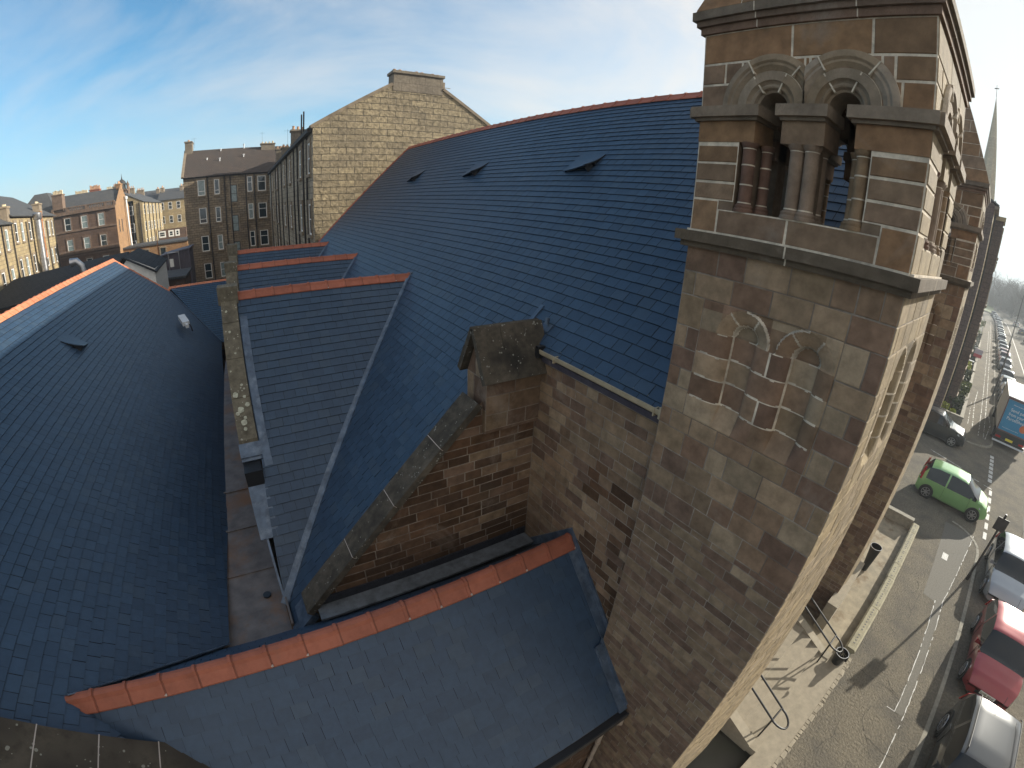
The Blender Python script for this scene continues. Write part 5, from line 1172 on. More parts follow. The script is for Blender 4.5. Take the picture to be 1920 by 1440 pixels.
# turret behind
TT = thing('turret_building', (-33, 84, GZ), 'block with a steep slate corner turret roof rising behind the sunlit tenement', 'building')
mb = MB(); walls(mb, -36, 81.5, -30.2, 88, -10, 3.4); mb.build('wall', 'redstone', TT)
mb = MB(); b = [(-36.6, 81, 3.3), (-29.7, 81, 3.3), (-29.7, 88.5, 3.3), (-36.6, 88.5, 3.3)]; t = [(-34.4, 84, 6.5), (-32.2, 84, 6.5), (-32.2, 86, 6.5), (-34.4, 86, 6.5)]
for i in range(4): quad(mb, [b[i], b[(i + 1) % 4], t[(i + 1) % 4], t[i]])
mb.face(t); mb.face(b[::-1]); mb.build('turret_roof', 'farslate', TT); mb = MB(); mb.box((-36.7, 80.9, 3.0), (-29.6, 88.6, 3.28)); mb.build('cornice', 'trimred', TT)
# far tenements
def far(name, label, x0, y0, x1, y1, ez_, rz2, wm, axis='y', ns=4, nw=4, z0=-10, faces='AB', cans=True, pane='glass'):
    t = thing(name, ((x0 + x1) / 2, (y0 + y1) / 2, z0), label, 'tenement'); mb = MB(); walls(mb, x0, y0, x1, y1, z0, ez_)
    if axis == 'x': ym = (y0 + y1) / 2; [mb.face([(xx, y0, ez_), (xx, y1, ez_), (xx, ym, rz2)], 0, (1, 1, 1), [(0, 0), (y1 - y0, 0), ((y1 - y0) / 2, rz2 - ez_)]) for xx in (x0, x1)]
    else: xm = (x0 + x1) / 2; [mb.face([(x0, yy, ez_), (x1, yy, ez_), (xm, yy, rz2)], 0, (1, 1, 1), [(0, 0), (x1 - x0, 0), ((x1 - x0) / 2, rz2 - ez_)]) for yy in (y0, y1)]
    mb.build('wall', wm, t); mb = MB()
    if axis == 'x':
        for ya_, s_ in ((y0 - .3, 1), (y1 + .3, -1)): slab(mb, [(x0 - .1, ya_, ez_ - .1), (x1 + .1, ya_, ez_ - .1), (x1 + .1, ym, rz2), (x0 - .1, ym, rz2)], .1)
        if cans:
            for xx in (x0 + .2, (x0 + x1) / 2, x1 - 1.2): stack(t, xx, ym - .8, xx + .8, ym + .8, rz2 - .8, rz2 + 1.0, 'redbrick' if 'red' in label or 'orange' in label else 'trim', 4, 'y', 'can')
    else:
        for xa_ in (x0 - .3, x1 + .3): slab(mb, [(xa_, y0 - .1, ez_ - .1), (xa_, y1 + .1, ez_ - .1), (xm, y1 + .1, rz2), (xm, y0 - .1, rz2)], .1)
        if cans:
            for yy in (y0 + .2, (y0 + y1) / 2, y1 - 1.2): stack(t, xm - .8, yy, xm + .8, yy + .8, rz2 - .8, rz2 + 1.0, 'trim', 4, 'x', 'can')
    mb.build('roof', 'farslate', t)
    if 'A' in faces:
        for i in range(nw):
            for j in range(ns): window(t, (x0 + (x1 - x0) * (i + .5) / nw, y0, ez_ - 2.3 - 3.2 * j), X, -Y, .9, 1.7, local=False, trim=None, pane=pane)
    if 'B' in faces:
        n2 = max(2, int((y1 - y0) / 3.4))
        for i in range(n2):
            for j in range(ns): window(t, (x1, y0 + (y1 - y0) * (i + .5) / n2, ez_ - 2.3 - 3.2 * j), Y, X, .9, 1.7, local=False, trim=None, pane=pane)
    return t
FB = far('tenement', 'sunlit buff tenement with many drainpipes just right of the white flue pipe', -27.5, 95, -18.3, 119, 3.2, 5.6, 'paleston', 'y', 4, 2)
for k in range(6): pipe(bpy.data.objects['tenement.004'] if False else FB, -26.6 + k * 1.55, 94.9, -10, 3.1, .09)
for k in range(5): pipe(FB, -18.2, 97 + k * 4.2, -10, 3.1, .09)
far('tenement', 'distant tenement with a brown gable end and slate roof above the white shopfronts', -32, 122, -19.6, 135, 3.9, 5.9, 'redstone', 'x', 3, 3)
far('tenement', 'distant sunlit stone tenement meeting the left edge of the back court tenement', -19.4, 120, -9.5, 131, 3.7, 5.9, 'paleston', 'x', 3, 5)
far('tenement', 'far tenement roofs whose chimneys peep above the two distant blocks', -40, 150, 6, 162, 5.2, 8.0, 'paleston', 'x', 1, 9, faces='')
RC = thing('tenement', (-29, 97, GZ), 'hidden block behind the balustraded roof showing only its long row of chimney cans', 'tenement')
mb = MB(); walls(mb, -34, 95, -20, 104, -10, 3.5); mb.build('wall', 'redstone', RC)
stack(RC, -31.2, 95.5, -28.8, 96.5, 3.4, 6.1, 'redbrick', 9, 'x', 'can_pale', .7, cr=.16); stack(RC, -28.6, 96.5, -26.6, 97.6, 3.4, 6.7, 'redbrick', 8, 'x', 'can', .7, cr=.16); stack(RC, -25.2, 96, -23.6, 97, 3.4, 6.1, 'redbrick', 5, 'x', 'can_pale', .6, cr=.15)
DT = thing('clock_turret', (-23.2, 101, GZ), 'slender ornate stone turret with a small dome and finial on the skyline', 'turret')
mb = MB(); walls(mb, -24.1, 100, -22.3, 102, -10, 6.2); mb.box((-24.4, 99.7, 5.9), (-22.0, 102.3, 6.2)); mb.build('shaft', 'trimred', DT)
mb = MB(); mb.lathe(-23.2, 101, [(6.2, .75), (7.1, .7), (7.15, .85), (7.3, .85), (7.7, .7), (8.0, .4), (8.15, .15), (8.8, .04), (9.2, .03)], 12); mb.build('dome', 'farslate', DT, smooth=40)
for dx, dy in ((-.8, 0), (1.2, -.3), (-1.6, 1)): mb = MB(); mb.lathe(-23.2 + dx, 101 + dy, [(5, .3), (6.9, .28), (7.0, .4), (7.5, .1), (7.8, .02)], 8); mb.build('pinnacle', 'trimred', DT)
# sheds in the back court
SH = thing('shed', (-14.5, 38, GZ), 'long low shed with a ribbed black roof behind the orange hall ridge', 'shed')
mb = MB(); walls(mb, -20.2, 35, -9.4, 42, -10, -4.3); mb.build('wall', 'redstone', SH)
mb = MB(); slab(mb, [(-20.4, 34.6, -4.4), (-9.2, 34.6, -4.0), (-9.2, 40, -2.45), (-19.2, 40, -3.0)], .1); slab(mb, [(-20.4, 42.6, -4.4), (-9.2, 42.6, -4.2), (-9.2, 40, -2.45), (-19.2, 40, -3.0)], .1); mb.build('roof', 'darkslate', SH)
mb = MB(); xf, yf = -12.6, 37.0; mb.tube([(xf + .5, yf, -3.4), (xf + .35, yf, -2.6), (xf, yf, -2.25), (xf - .45, yf, -2.3)], [.22, .22, .26, .34], 10); mb.tube([(xf + .5, yf - .1, -3.3), (xf + 1.1, yf - .6, -3.7)], .09, 6); tag(mb.build('extractor_vent', 'galv', smooth=50), 'bent metal extractor cowl standing on the black ribbed shed roof', 'vent')
S2 = thing('outbuilding', (-7.9, 37, GZ), 'little white walled outbuilding with a dark gabled slate roof beside the hall ridge', 'outbuilding')
mb = MB(); walls(mb, -9.4, 36.2, -6.6, 42, -10, -3.6); mb.face([(-9.4, 36.2, -3.6), (-6.6, 36.2, -3.6), (-8.5, 36.2, -2.6)]); mb.build('wall', 'white', S2)
mb = MB(); slab(mb, [(-6.45, 35.9, -3.9), (-6.45, 42, -3.6), (-8.8, 42, -2.4), (-8.8, 35.9, -2.55)], .1); slab(mb, [(-9.7, 35.9, -3.3), (-9.7, 42, -3.3), (-8.8, 42, -2.4), (-8.8, 35.9, -2.55)], .1); mb.build('roof', 'darkslate', S2)
FL = thing('flat_roof_store', (-7.2, 46, GZ), 'flat grey roofed brick store below the back court tenement', 'store')
mb = MB(); walls(mb, -8.6, 43.5, -5.4, 49, -10, -5.5); mb.build('wall', 'redstone', FL); mb = MB(); mb.box((-8.8, 43.3, -5.5), (-5.2, 49.2, -5.3)); mb.build('roof', 'farslate', FL)
CG = thing('corrugated_shed', (-7.2, 54, GZ), 'purple grey corrugated metal shed in the shade of the back court tenement', 'shed')
MT['corr'] = mat('purple grey corrugated sheet', (.085, .075, .095), .6, var=.2, nscale=1.5)
mb = MB(); x = -8.6
while x < -5.6: mb.box((x, 52.0, -10), (x + .14, 56, -4.0 + (x + 8.6) * .14)); x += .16
mb.build('wall', 'corr', CG); mb = MB(); mb.hexa([(-8.8, 51.8, -4.1), (-5.4, 51.8, -3.6), (-5.4, 56.2, -3.6), (-8.8, 56.2, -4.1), (-8.8, 51.8, -3.98), (-5.4, 51.8, -3.48), (-5.4, 56.2, -3.48), (-8.8, 56.2, -3.98)]); mb.build('roof', 'corr', CG)
LB = thing('workshop', (-14, 82, GZ), 'long low brown workshop with two small dark windows beyond the back courts', 'workshop')
mb = MB(); walls(mb, -19, 78, -8.5, 86, -10, -4.2); LBw = mb.build('wall', 'orangebrick', LB); mb = MB(); mb.box((-19.2, 77.8, -4.2), (-8.3, 86.2, -3.95)); mb.build('roof', 'farslate', LB)
for xx in (-17.0, -15.2, -12.5): window(LB, (xx, 78, -5.9), X, -Y, .8, 1.1, frame='iron', local=False, trim='trim')
SP = thing('shop_row', (-17.5, 112, GZ), 'row of small white shopfronts below the distant tenements', 'shop')
mb = MB(); walls(mb, -21, 110, -12, 116, -10, -3.0); mb.build('wall', 'redstone', SP)
for k, (xx, ww) in enumerate(((-19.4, 1.3), (-17.4, 1.6), (-15.4, 1.2), (-14.0, 1.0))): window(SP, (xx, 110, -4.6), X, -Y, ww, 1.4, frame='white', fw=.28, local=False, trim=None)
GP = MB(); GP.tube([(-8.6, 50, -10), (-8.5, 50, -1.2)], .05, 6); tag(GP.build('pole', 'rustpipe'), 'thin rusty pole standing in the back court', 'pole')
GT = thing('yard_gate', (-6.9, 50, GZ), 'tall thin metal gate frame with a pale notice beside the rusty pole', 'gate')
mb = MB(); [mb.tube([(x, 50.2, -10), (x, 50.2, -3.6)], .04, 5) for x in (-7.6, -6.5)]; mb.tube([(-7.6, 50.2, -3.7), (-6.5, 50.2, -3.7)], .04, 5); mb.build('frame', 'galv', GT); mb = MB(); mb.box((-7.5, 50.1, -5.1), (-7.1, 50.14, -4.3)); mb.build('notice', 'white', GT)
# court wall and ground clutter
CW = MB(); walls(CW, -9.8, 43.0, 3.9, 43.3, -10, -7.6); CW.box((-9.9, 42.9, -7.6), (3.9, 43.4, -7.45), 1); tag(CW.build('court_wall', ['redstone', 'trim']), 'brick back court wall below the sooty tenement', 'wall')

# terrace beyond the lane
TB = thing('terrace', (60, 6, GZ), 'dark shaded sandstone terrace beyond the lane on the church side of the street', 'terrace')
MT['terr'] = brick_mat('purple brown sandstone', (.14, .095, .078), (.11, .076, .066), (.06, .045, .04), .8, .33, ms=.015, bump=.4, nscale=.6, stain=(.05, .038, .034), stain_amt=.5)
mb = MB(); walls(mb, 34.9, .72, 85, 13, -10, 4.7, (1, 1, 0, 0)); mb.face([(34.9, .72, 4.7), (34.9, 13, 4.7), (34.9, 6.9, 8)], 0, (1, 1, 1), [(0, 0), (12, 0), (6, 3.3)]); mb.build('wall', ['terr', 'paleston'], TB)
mb = MB(); slab(mb, [(34.8, .5, 4.65), (85, .5, 4.65), (85, 6.9, 8), (34.8, 6.9, 8)], .1); slab(mb, [(34.8, 13.3, 4.65), (85, 13.3, 4.65), (85, 6.9, 8), (34.8, 6.9, 8)], .1); mb.build('roof', 'farslate', TB)
for k in range(7):
    xx = 38.5 + k * 7.0; mb = MB(); walls(mb, xx, .0, xx + 2.6, .72, -10, 4.2, (1, 0, 0, 0)); mb.box((xx - .1, -.12, 4.2), (xx + 2.7, .72, 4.5), 1); bay = mb.build('bay', ['terr', 'paleston'], TB)
    for j in range(4): window(TB, (xx + 1.3, 0.0, -8.4 + 3.4 * j), X, -Y, 1.2, 1.8, local=False); window(TB, (xx + 4.7, .72, -8.4 + 3.4 * j), X, -Y, 1.0, 1.8, local=False)
for k in range(6): pipe(TB, 37.6 + k * 7.6, .64, -10, 4.6, .06)
mb = MB(); mb.box((34.8, .42, 4.45), (85, .70, 4.64)); mb.build('cornice', 'trim', TB)
far('tenement', 'pale hazy tenement at the far end of the dark terrace', 86, .6, 128, 12, 2.4, 5.2, 'paleston', 'x', 3, 9, faces='A')
# distant church with tall spire
SC = thing('spire_church', (122, 5.1, GZ), 'distant church with a very tall thin stone spire rising into the bright haze', 'church')
px, py = 122.0, 5.1
mb = MB(); walls(mb, px - 3, py - 3, px + 3, py + 3, -10, 13.5); mb.box((px - 3.3, py - 3.3, 12.9), (px + 3.3, py + 3.3, 13.5)); mb.build('tower', 'paleston', SC)
mb = MB(); n = 8; base = [(px + 2.8 * math.cos(R_(22.5 + 45 * k)), py + 2.8 * math.sin(R_(22.5 + 45 * k)), 13.5) for k in range(n)]
for k in range(n): quad(mb, [base[k], base[(k + 1) % n], (px, py, 40.0)])
mb.build('spire', 'paleston', SC); mb = MB(); mb.tube([(px, py, 39.8), (px, py, 42.5)], .07, 5); mb.box((px - .1, py - .5, 41.6), (px + .1, py + .5, 41.8)); mb.build('finial', 'iron', SC)
for dx in (-2.6, 2.6):
    for dy in (-2.6, 2.6): mb = MB(); mb.lathe(px + dx, py + dy, [(13.5, .5), (15.0, .45), (15.1, .6), (17.2, .02)], 8); mb.build('pinnacle', 'paleston', SC)
mb = MB(); walls(mb, px + 3, py - 2, px + 25, py + 10, -10, 2); mb.build('nave_wall', 'paleston', SC); mb = MB(); slab(mb, [(px + 3, py - 2.3, 2), (px + 25, py - 2.3, 2), (px + 25, py + 4, 7), (px + 3, py + 4, 7)], .1); slab(mb, [(px + 3, py + 10.3, 2), (px + 25, py + 10.3, 2), (px + 25, py + 4, 7), (px + 3, py + 4, 7)], .1); mb.build('nave_roof', 'farslate', SC)

# ------------------------------------------------------------------ cars
def paint(name, c, met=.3, r=.28): return mat(name, c, r, metal=met, var=0.04, nscale=2, coat=1.0)
PAINT = {}
def lerp_tab(tab, t):
    for i in range(len(tab) - 1):
        if t <= tab[i + 1][0]:
            a, b = tab[i], tab[i + 1]; k = (t - a[0]) / max(1e-6, b[0] - a[0]); k2 = k * k * (3 - 2 * k) * .5 + k * .5
            return a[1] + (b[1] - a[1]) * k2
    return tab[-1][1]
KIND = {  # tables over t = 0 (rear) .. 1 (front): top line of the glasshouse, belt line, hood/boot line
 'hatch': dict(top=[(0, .55), (.03, .62), (.06, .72), (.14, .955), (.24, .99), (.45, 1.0), (.56, .975), (.76, .66), (.79, .64), (.93, .55), (.98, .44), (1, .36)], cab=(.05, .155, .58, .765), belt=.61, wheel=(.17, .815)),
 'mpv': dict(top=[(0, .56), (.03, .66), (.05, .75), (.10, .94), (.22, .99), (.45, 1.0), (.60, .975), (.82, .66), (.85, .63), (.95, .54), (.985, .43), (1, .36)], cab=(.04, .11, .62, .83), belt=.58, wheel=(.165, .825)),
 'suv': dict(top=[(0, .55), (.03, .64), (.05, .76), (.10, .95), (.2, .99), (.45, 1.0), (.56, .975), (.74, .67), (.77, .66), (.93, .60), (.98, .50), (1, .38)], cab=(.04, .11, .57, .745), belt=.62, wheel=(.175, .815)),
 'saloon': dict(top=[(0, .52), (.02, .62), (.12, .66), (.15, .67), (.27, .94), (.38, .99), (.5, 1.0), (.57, .975), (.74, .66), (.77, .64), (.93, .55), (.98, .45), (1, .36)], cab=(.14, .28, .58, .745), belt=.62, wheel=(.18, .81)),
}
def make_car(loc, rz, kind, L, W, H, pnt, label, group=None, detail=True, plate=None, rails=False, rear_first=False):
    K = KIND[kind]; t_ = thing('parked_car', loc, label, 'car', group, rz); hw = W / 2
    NS = 44 if detail else 22; NP = 9
    r0, r1, f0, f1 = K['cab']; bz = K['belt'] * H
    def half(t, lev):           # half width along the car at body level
        e = 1 - .16 * max(0, (t - .86) / .14) ** 2 - .12 * max(0, (.10 - t) / .10) ** 2 - .03 * abs(t - .5) * 2
        return hw * e
    body = MB(); glass = MB(); dark = MB()
    def sect(t):
        x = (t - .5) * L; top = lerp_tab(K['top'], t) * H; h = half(t, 0); zb = .17 + (.10 * max(0, (t - .93) / .07) + .10 * max(0, (.05 - t) / .05))
        cab = r0 < t < f1
        bel = min(bz, top - .012) if cab else min(bz, top - .03)
        if cab:
            k = min(1, max(0, (top - bel) / max(.01, H * .995 - bz))); roof_h = h * (1 - .24 * k)
        else: roof_h = h * .93; 
        P = [(0, zb), (h * .86, zb), (h * .985, zb + .10), (h, zb + .26), (h * .995, (zb + bel) / 2 + .08), (h * .965, bel)]
        if cab: P += [(roof_h + (h * .965 - roof_h) * .1, top - .05 * k - .004), (roof_h * .88, top - .012), (roof_h * .5, top + .006), (0, top + .012)]
        else: P += [(roof_h * .95, top - .012), (roof_h * .8, top + .004), (roof_h * .45, top + .014), (0, top + .018)]
        return x, P
    ts = sorted(set([i / NS for i in range(NS + 1)] + [r0, r1, f0, f1]))
    S = [sect(t) for t in ts]
    pil = [(r1 + f0) / 2 - .012, (r1 + f0) / 2 + .012]
    for i in range(len(ts) - 1):
        tm = (ts[i] + ts[i + 1]) / 2; (xa, A), (xb, B) = S[i], S[i + 1]
        for k in range(len(A) - 1):
            side = k == 5 and r0 + .045 < tm < f1 - .03 and not (pil[0] < tm < pil[1]) 
            ws = (f0 <= tm <= f1 or r0 <= tm <= r1) and k in (6, 7, 8)
            for sg in (1, -1):
                q = [(xa, A[k][0] * sg, A[k][1]), (xb, B[k][0] * sg, B[k][1]), (xb, B[k + 1][0] * sg, B[k + 1][1]), (xa, A[k + 1][0] * sg, A[k + 1][1])]
                if (side or ws): (glass if True else body).face(q)
                else: (dark if k == 0 else body).face(q)
    for i, sgn in ((0, -1), (len(ts) - 1, 1)):
        x, P = S[i]; body.face([(x, a, b) for a, b in P] + [(x, -a, b) for a, b in P[::-1]])
    b_ = body.build('body', pnt, t_, local=True, smooth=32)
    glass.build('windows', 'carglass', t_, local=True, smooth=32)
    # wheels
    R = .315 if kind != 'suv' else .35
    for wt in K['wheel']:
        xw = (wt - .5) * L
        for sg in (1, -1):
            yc = hw * .985 * sg
            dark.tube([(xw, yc - .30 * sg, R), (xw, yc + .012 * sg, R)], R * 1.16, 22)
            mb = MB(); mb.tube([(xw, yc - .20 * sg, R), (xw, yc - .17 * sg, R), (xw, yc - .0 * sg, R), (xw, yc + .022 * sg, R)], [R * .93, R, R, R * .93], 22); wh = mb.build('wheel', 'rubber', t_, local=True, smooth=40)
            if detail:
                mb = MB(); mb.tube([(xw, yc + .018 * sg, R), (xw, yc + .028 * sg, R)], R * .70, 22, 1)
                for k in range(7):
                    a = 2 * math.pi * k / 7; d = Vector((math.cos(a), 0, math.sin(a))); s_ = Vector((-math.sin(a), 0, math.cos(a))); c0 = Vector((xw, yc + .03 * sg, R)); o2 = Vector((0, .016 * sg, 0))
                    mb.hexa([c0 + d * .03 - s_ * .028, c0 + d * R * .68 - s_ * .018, c0 + d * R * .68 + s_ * .018, c0 + d * .03 + s_ * .028, c0 + d * .03 - s_ * .028 + o2, c0 + d * R * .68 - s_ * .018 + o2, c0 + d * R * .68 + s_ * .018 + o2, c0 + d * .03 + s_ * .028 + o2])
                mb.tube([(xw, yc + .024 * sg, R), (xw, yc + .044 * sg, R)], .05, 10)
                rim = [(xw + R * .69 * math.cos(a), yc + .03 * sg, R + R * .69 * math.sin(a)) for a in [2 * math.pi * k / 22 for k in range(23)]]; mb.tube(rim, .014, 5)
            else:
                mb = MB(); mb.tube([(xw, yc + .018 * sg, R), (xw, yc + .03 * sg, R)], R * .66, 14, 0)
            mb.build('rim', ['alloy', 'black'], wh, local=True, smooth=40)
    dark.build('underbody', 'black', t_, local=True, smooth=50)
    fx, rx = L / 2, -L / 2
    for sg in (1, -1):
        mb = MB(); y0_ = sg * hw
        xx, z_ = fx - .05 * L, .40 * H if kind != 'suv' else .47 * H
        P = [(fx - .035 * L, y0_ * .50, z_ + .01), (fx - .055 * L, y0_ * .80, z_ + .0), (fx - .125 * L, y0_ * .975, z_ + .06), (fx - .15 * L, y0_ * .935, z_ + .155), (fx - .075 * L, y0_ * .78, z_ + .15), (fx - .045 * L, y0_ * .55, z_ + .09)]
        off = Vector((.03, .012 * sg, .012)); C0 = sum((Vector(p) for p in P), Vector()) / 6 + off * 1.6
        for k in range(6): mb.face([Vector(P[k]) + off, Vector(P[(k + 1) % 6]) + off, C0])
        for k in range(6): mb.face([Vector(P[k]) + off, Vector(P[(k + 1) % 6]) + off, Vector(P[(k + 1) % 6]) - off * 2, Vector(P[k]) - off * 2])
        mb.build('headlight', 'lamp', t_, local=True)
        mb = MB()
        if kind in ('mpv', 'suv', 'hatch'):
            zt = .88 * H if kind == 'mpv' else .72 * H; zl = .50 * H
            mb.hexa([(rx + .02, y0_ * .74, zl), (rx + .16, y0_ * .975, zl), (rx + .20, y0_ * .86, zt), (rx + .13, y0_ * .72, zt), (rx - .02, y0_ * .74, zl), (rx + .12, y0_ * .99, zl), (rx + .18, y0_ * .90, zt), (rx + .10, y0_ * .74, zt)])
        else: mb.box((rx - .01, min(y0_ * .60, y0_ * .92), .50 * H), (rx + .15, max(y0_ * .60, y0_ * .92), .60 * H))
        mb.build('taillight', 'redlamp', t_, local=True)
        if detail:
            mx_ = (f1 - .5) * L - .18 * L * .6; mb = MB(); zc = bz + .07
            mb.hexa([(mx_ - .04, y0_ * .93, zc - .06), (mx_ + .06, y0_ * .93, zc - .06), (mx_ + .06, y0_ * 1.16, zc - .07), (mx_ - .04, y0_ * 1.18, zc - .07), (mx_ - .04, y0_ * .93, zc - .02), (mx_ + .06, y0_ * .93, zc - .02), (mx_ + .05, y0_ * 1.15, zc + .08), (mx_ - .04, y0_ * 1.17, zc + .08)]); mb.build('wing_mirror', pnt, t_, local=True)
            mb = MB(); mb.box(((r1 + f0) / 2 * L - .5 * L - .02 - .25, y0_ - .01 if sg > 0 else y0_ - .012, bz - .13), ((r1 + f0) / 2 * L - .5 * L - .12, y0_ + .012 if sg > 0 else y0_ + .01, bz - .10)); mb.build('door_handle', pnt, t_, local=True)
            for tt in (.5 * (r1 + f0), f0 + .10): mb = MB(); xq = (tt - .5) * L; mb.box((xq - .004, min(y0_ * .985, y0_ * 1.003), .34), (xq + .004, max(y0_ * .985, y0_ * 1.003), bz - .03)); mb.build('door_gap', 'black', t_, local=True)
    if detail:
        mb = MB(); mb.box((fx - .03, -hw * .46, .24 * H), (fx + .008, hw * .46, .31 * H)); mb.box((fx - .04, -hw * .62, .13 * H), (fx + .004, hw * .62, .19 * H)); mb.build('grille', 'black', t_, local=True)
        mb = MB(); xw_ = (f1 - .5) * L
        for ya, yb in ((-.55, .05), (.05, .62)): mb.tube([(xw_ + .03, ya * hw, bz + .035), (xw_ - .12, yb * hw, bz + .12)], .010, 5)
        mb.build('wiper', 'black', t_, local=True)
        mb = MB(); mb.box((fx + .0, -.26, .285 * H), (fx + .018, .26, .285 * H + .11)); pl = mb.build('number_plate', 'plate_w', t_, local=True)
        if plate:
            tx = text('lettering', plate, .095, 'ink', pl, Matrix(((0, 0, 1, fx + .0195), (1, 0, 0, -.245), (0, 1, 0, .285 * H + .018), (0, 0, 0, 1))), .46)
        mb = MB(); mb.box((rx - .018, -.26, .36 * H), (rx - .0, .26, .36 * H + .11)); mb.build('number_plate', 'plate_y', t_, local=True)
        mb = MB(); mb.tube([(((r0 + r1) / 2 - .5) * L + .2, 0, H * .99), (((r0 + r1) / 2 - .5) * L + .0, 0, H * 1.13)], .006, 4); mb.build('aerial', 'black', t_, local=True)
    if rails:
        for sg in (1, -1): mb = MB(); mb.tube([((r1 - .5) * L, sg * hw * .70, H * .985), ((r1 - .5) * L + .12, sg * hw * .70, H * 1.03), ((f0 - .5) * L - .12, sg * hw * .70, H * 1.03), ((f0 - .5) * L, sg * hw * .70, H * .985)], .016, 6); mb.build('roof_rail', 'black', t_, local=True)
    return t_
def text(name, body, size, m, parent, mw, width=None, local=True):
    cu = bpy.data.curves.new(name, 'FONT'); cu.body = body; cu.size = size; cu.extrude = 0.0015
    tmp = bpy.data.objects.new('tmp', cu); col.objects.link(tmp); bpy.context.view_layer.update()
    me = bpy.data.meshes.new_from_object(tmp); bpy.data.objects.remove(tmp); bpy.data.curves.remove(cu)
    xs_ = [v.co.x for v in me.vertices]; k = (width / (max(xs_) - min(xs_))) if width else 1.0
    for v in me.vertices: p = mw @ Vector((v.co.x * k, v.co.y, v.co.z, 1)); v.co = (p.x, p.y, p.z)
    me.materials.clear(); me.materials.append(MT[m]); o = bpy.data.objects.new(name, me); col.objects.link(o); o.parent = parent; WORLD[o.name] = Vector((0, 0, 0)); return o

RD = GZ - .12
make_car((24.02, -1.72, GZ - .02), -math.pi / 2, 'mpv', 3.75, 1.68, 1.60, paint('light green paint', (.20, .40, .15)), 'light green small car nosing out of the lane')
make_car((32.95, .55, GZ - .02), -math.pi / 2, 'suv', 4.3, 1.80, 1.66, paint('black car paint', (.012, .013, .016)), 'black car with silver wheels waiting in the lane behind the green car', rails=True)
make_car((14.48, -4.93, RD), math.pi, 'hatch', 3.82, 1.72, 1.50, paint('red car paint', (.25, .012, .018)), 'red hatchback parked at the kerb between two grey cars', plate='SJ08 BFX')
make_car((19.55, -4.95, RD), math.pi, 'hatch', 4.15, 1.76, 1.48, paint('blue grey paint', (.27, .295, .32)), 'blue grey hatchback parked behind the red one, near the sign post')
make_car((9.45, -4.85, RD), math.pi, 'suv', 4.3, 1.78, 1.56, paint('dark grey estate paint', (.04, .043, .045)), 'dark grey estate at the bottom of the picture, in front of the red hatchback', rails=True)
CARC = [('white', (.62, .62, .60), 0), ('dark grey', (.05, .055, .06), .3), ('deep red', (.20, .03, .03), .3), ('black', (.013, .013, .015), .3), ('silver', (.40, .41, .42), .5), ('navy', (.02, .035, .07), .3)]
PN = {n: paint(n + ' parked paint', c, m_) for n, c, m_ in CARC}
row = [(48.0, 'white'), (52.9, 'navy'), (57.9, 'dark grey'), (63.2, 'navy'), (73.0, 'black'), (78.5, 'deep red'), (84.0, 'deep red'), (89.5, 'silver'), (95.0, 'dark grey'), (105, 'black'), (110.5, 'silver'), (116, 'dark grey'), (121.5, 'white'), (127, 'silver'), (133, 'dark grey'), (139, 'black'), (145, 'silver'), (152, 'white'), (159, 'dark grey'), (167, 'silver'), (175, 'white'), (184, 'dark grey')]
lab = ['first behind the white lorry', 'second behind the white lorry', 'third behind the white lorry', 'fourth behind the white lorry']
protos = {}
for i, (x, c) in enumerate(row):
    kd = ('hatch', 'suv', 'hatch', 'saloon')[i % 4]
    l = '%s car parked along the kerb, %s' % (c, ('%s in the line behind the white lorry' % ['first', 'second', 'third', 'fourth', 'fifth', 'sixth', 'seventh', 'eighth', 'ninth', 'tenth'][i]) if i < 10 else 'number %s behind the lorry' % ['eleven', 'twelve', 'thirteen', 'fourteen', 'fifteen', 'sixteen', 'seventeen', 'eighteen', 'nineteen', 'twenty', 'twenty one', 'twenty two'][i - 10])
    key = (kd, c); loc = (x, -4.9 + yo(x), RD); rz = math.pi + math.atan2(.0022 * max(0, x - 150), 1)
    if key in protos: dup(protos[key], loc, l, rz); protos[key]
    else: protos[key] = make_car(loc, rz, kd, 4.2, 1.75, 1.5 if kd != 'suv' else 1.62, PN[c], l, 'cars parked along the church side kerb', detail=(i < 6))
opp = [(96, 'navy', 'nearest'), (122, 'silver', 'second nearest'), (146, 'dark grey', 'third nearest'), (170, 'white', 'farthest')]
for x, c, w_ in opp:
    l = '%s car parked across the street under the trees, %s of its row' % (c, w_)
    k_ = next(k for k in protos if k[1] == c); o = dup(protos[k_], (x, -11.4 + yo(x), RD), l, 0.0); o['group'] = 'cars parked on the far side of the street'

# ------------------------------------------------------------------ delivery lorry
LO = thing('delivery_lorry', (41.0, -4.72, RD), 'white box lorry with a blue printed rear door and yellow number plate', 'lorry')
lx0, lx1, ly0, ly1 = 36.95, 43.4, -5.90, -3.52; zb, ztp = -9.0, -6.62
MT['lorry_blue'] = mat('blue lorry door', (.02, .21, .38), .4, var=.08, nscale=1.5); MT['lorry_side'] = mat('grey white lorry side', (.48, .46, .45), .5, var=.12, nscale=1.2)
MT['plum'] = mat('dark red brown frame', (.12, .06, .055), .5, var=.2)
mb = MB(); mb.box((lx0, ly0, zb), (lx1, ly1, ztp)); mb.build('box', 'lorry_side', LO)
mb = MB(); mb.box((lx0 - .02, ly0 - .03, ztp), (lx1 + .02, ly1 + .03, ztp + .06)); mb.box((lx0 + .3, ly0 + .1, ztp + .06), (lx1 - .3, ly1 - .1, ztp + .10)); mb.build('roof', 'white', LO)
mb = MB(); mb.box((lx0 - .035, ly0 + .10, zb + .10), (lx0 - .004, ly1 - .10, ztp - .16)); DR = mb.build('rear_door', 'lorry_blue', LO)
mb = MB()
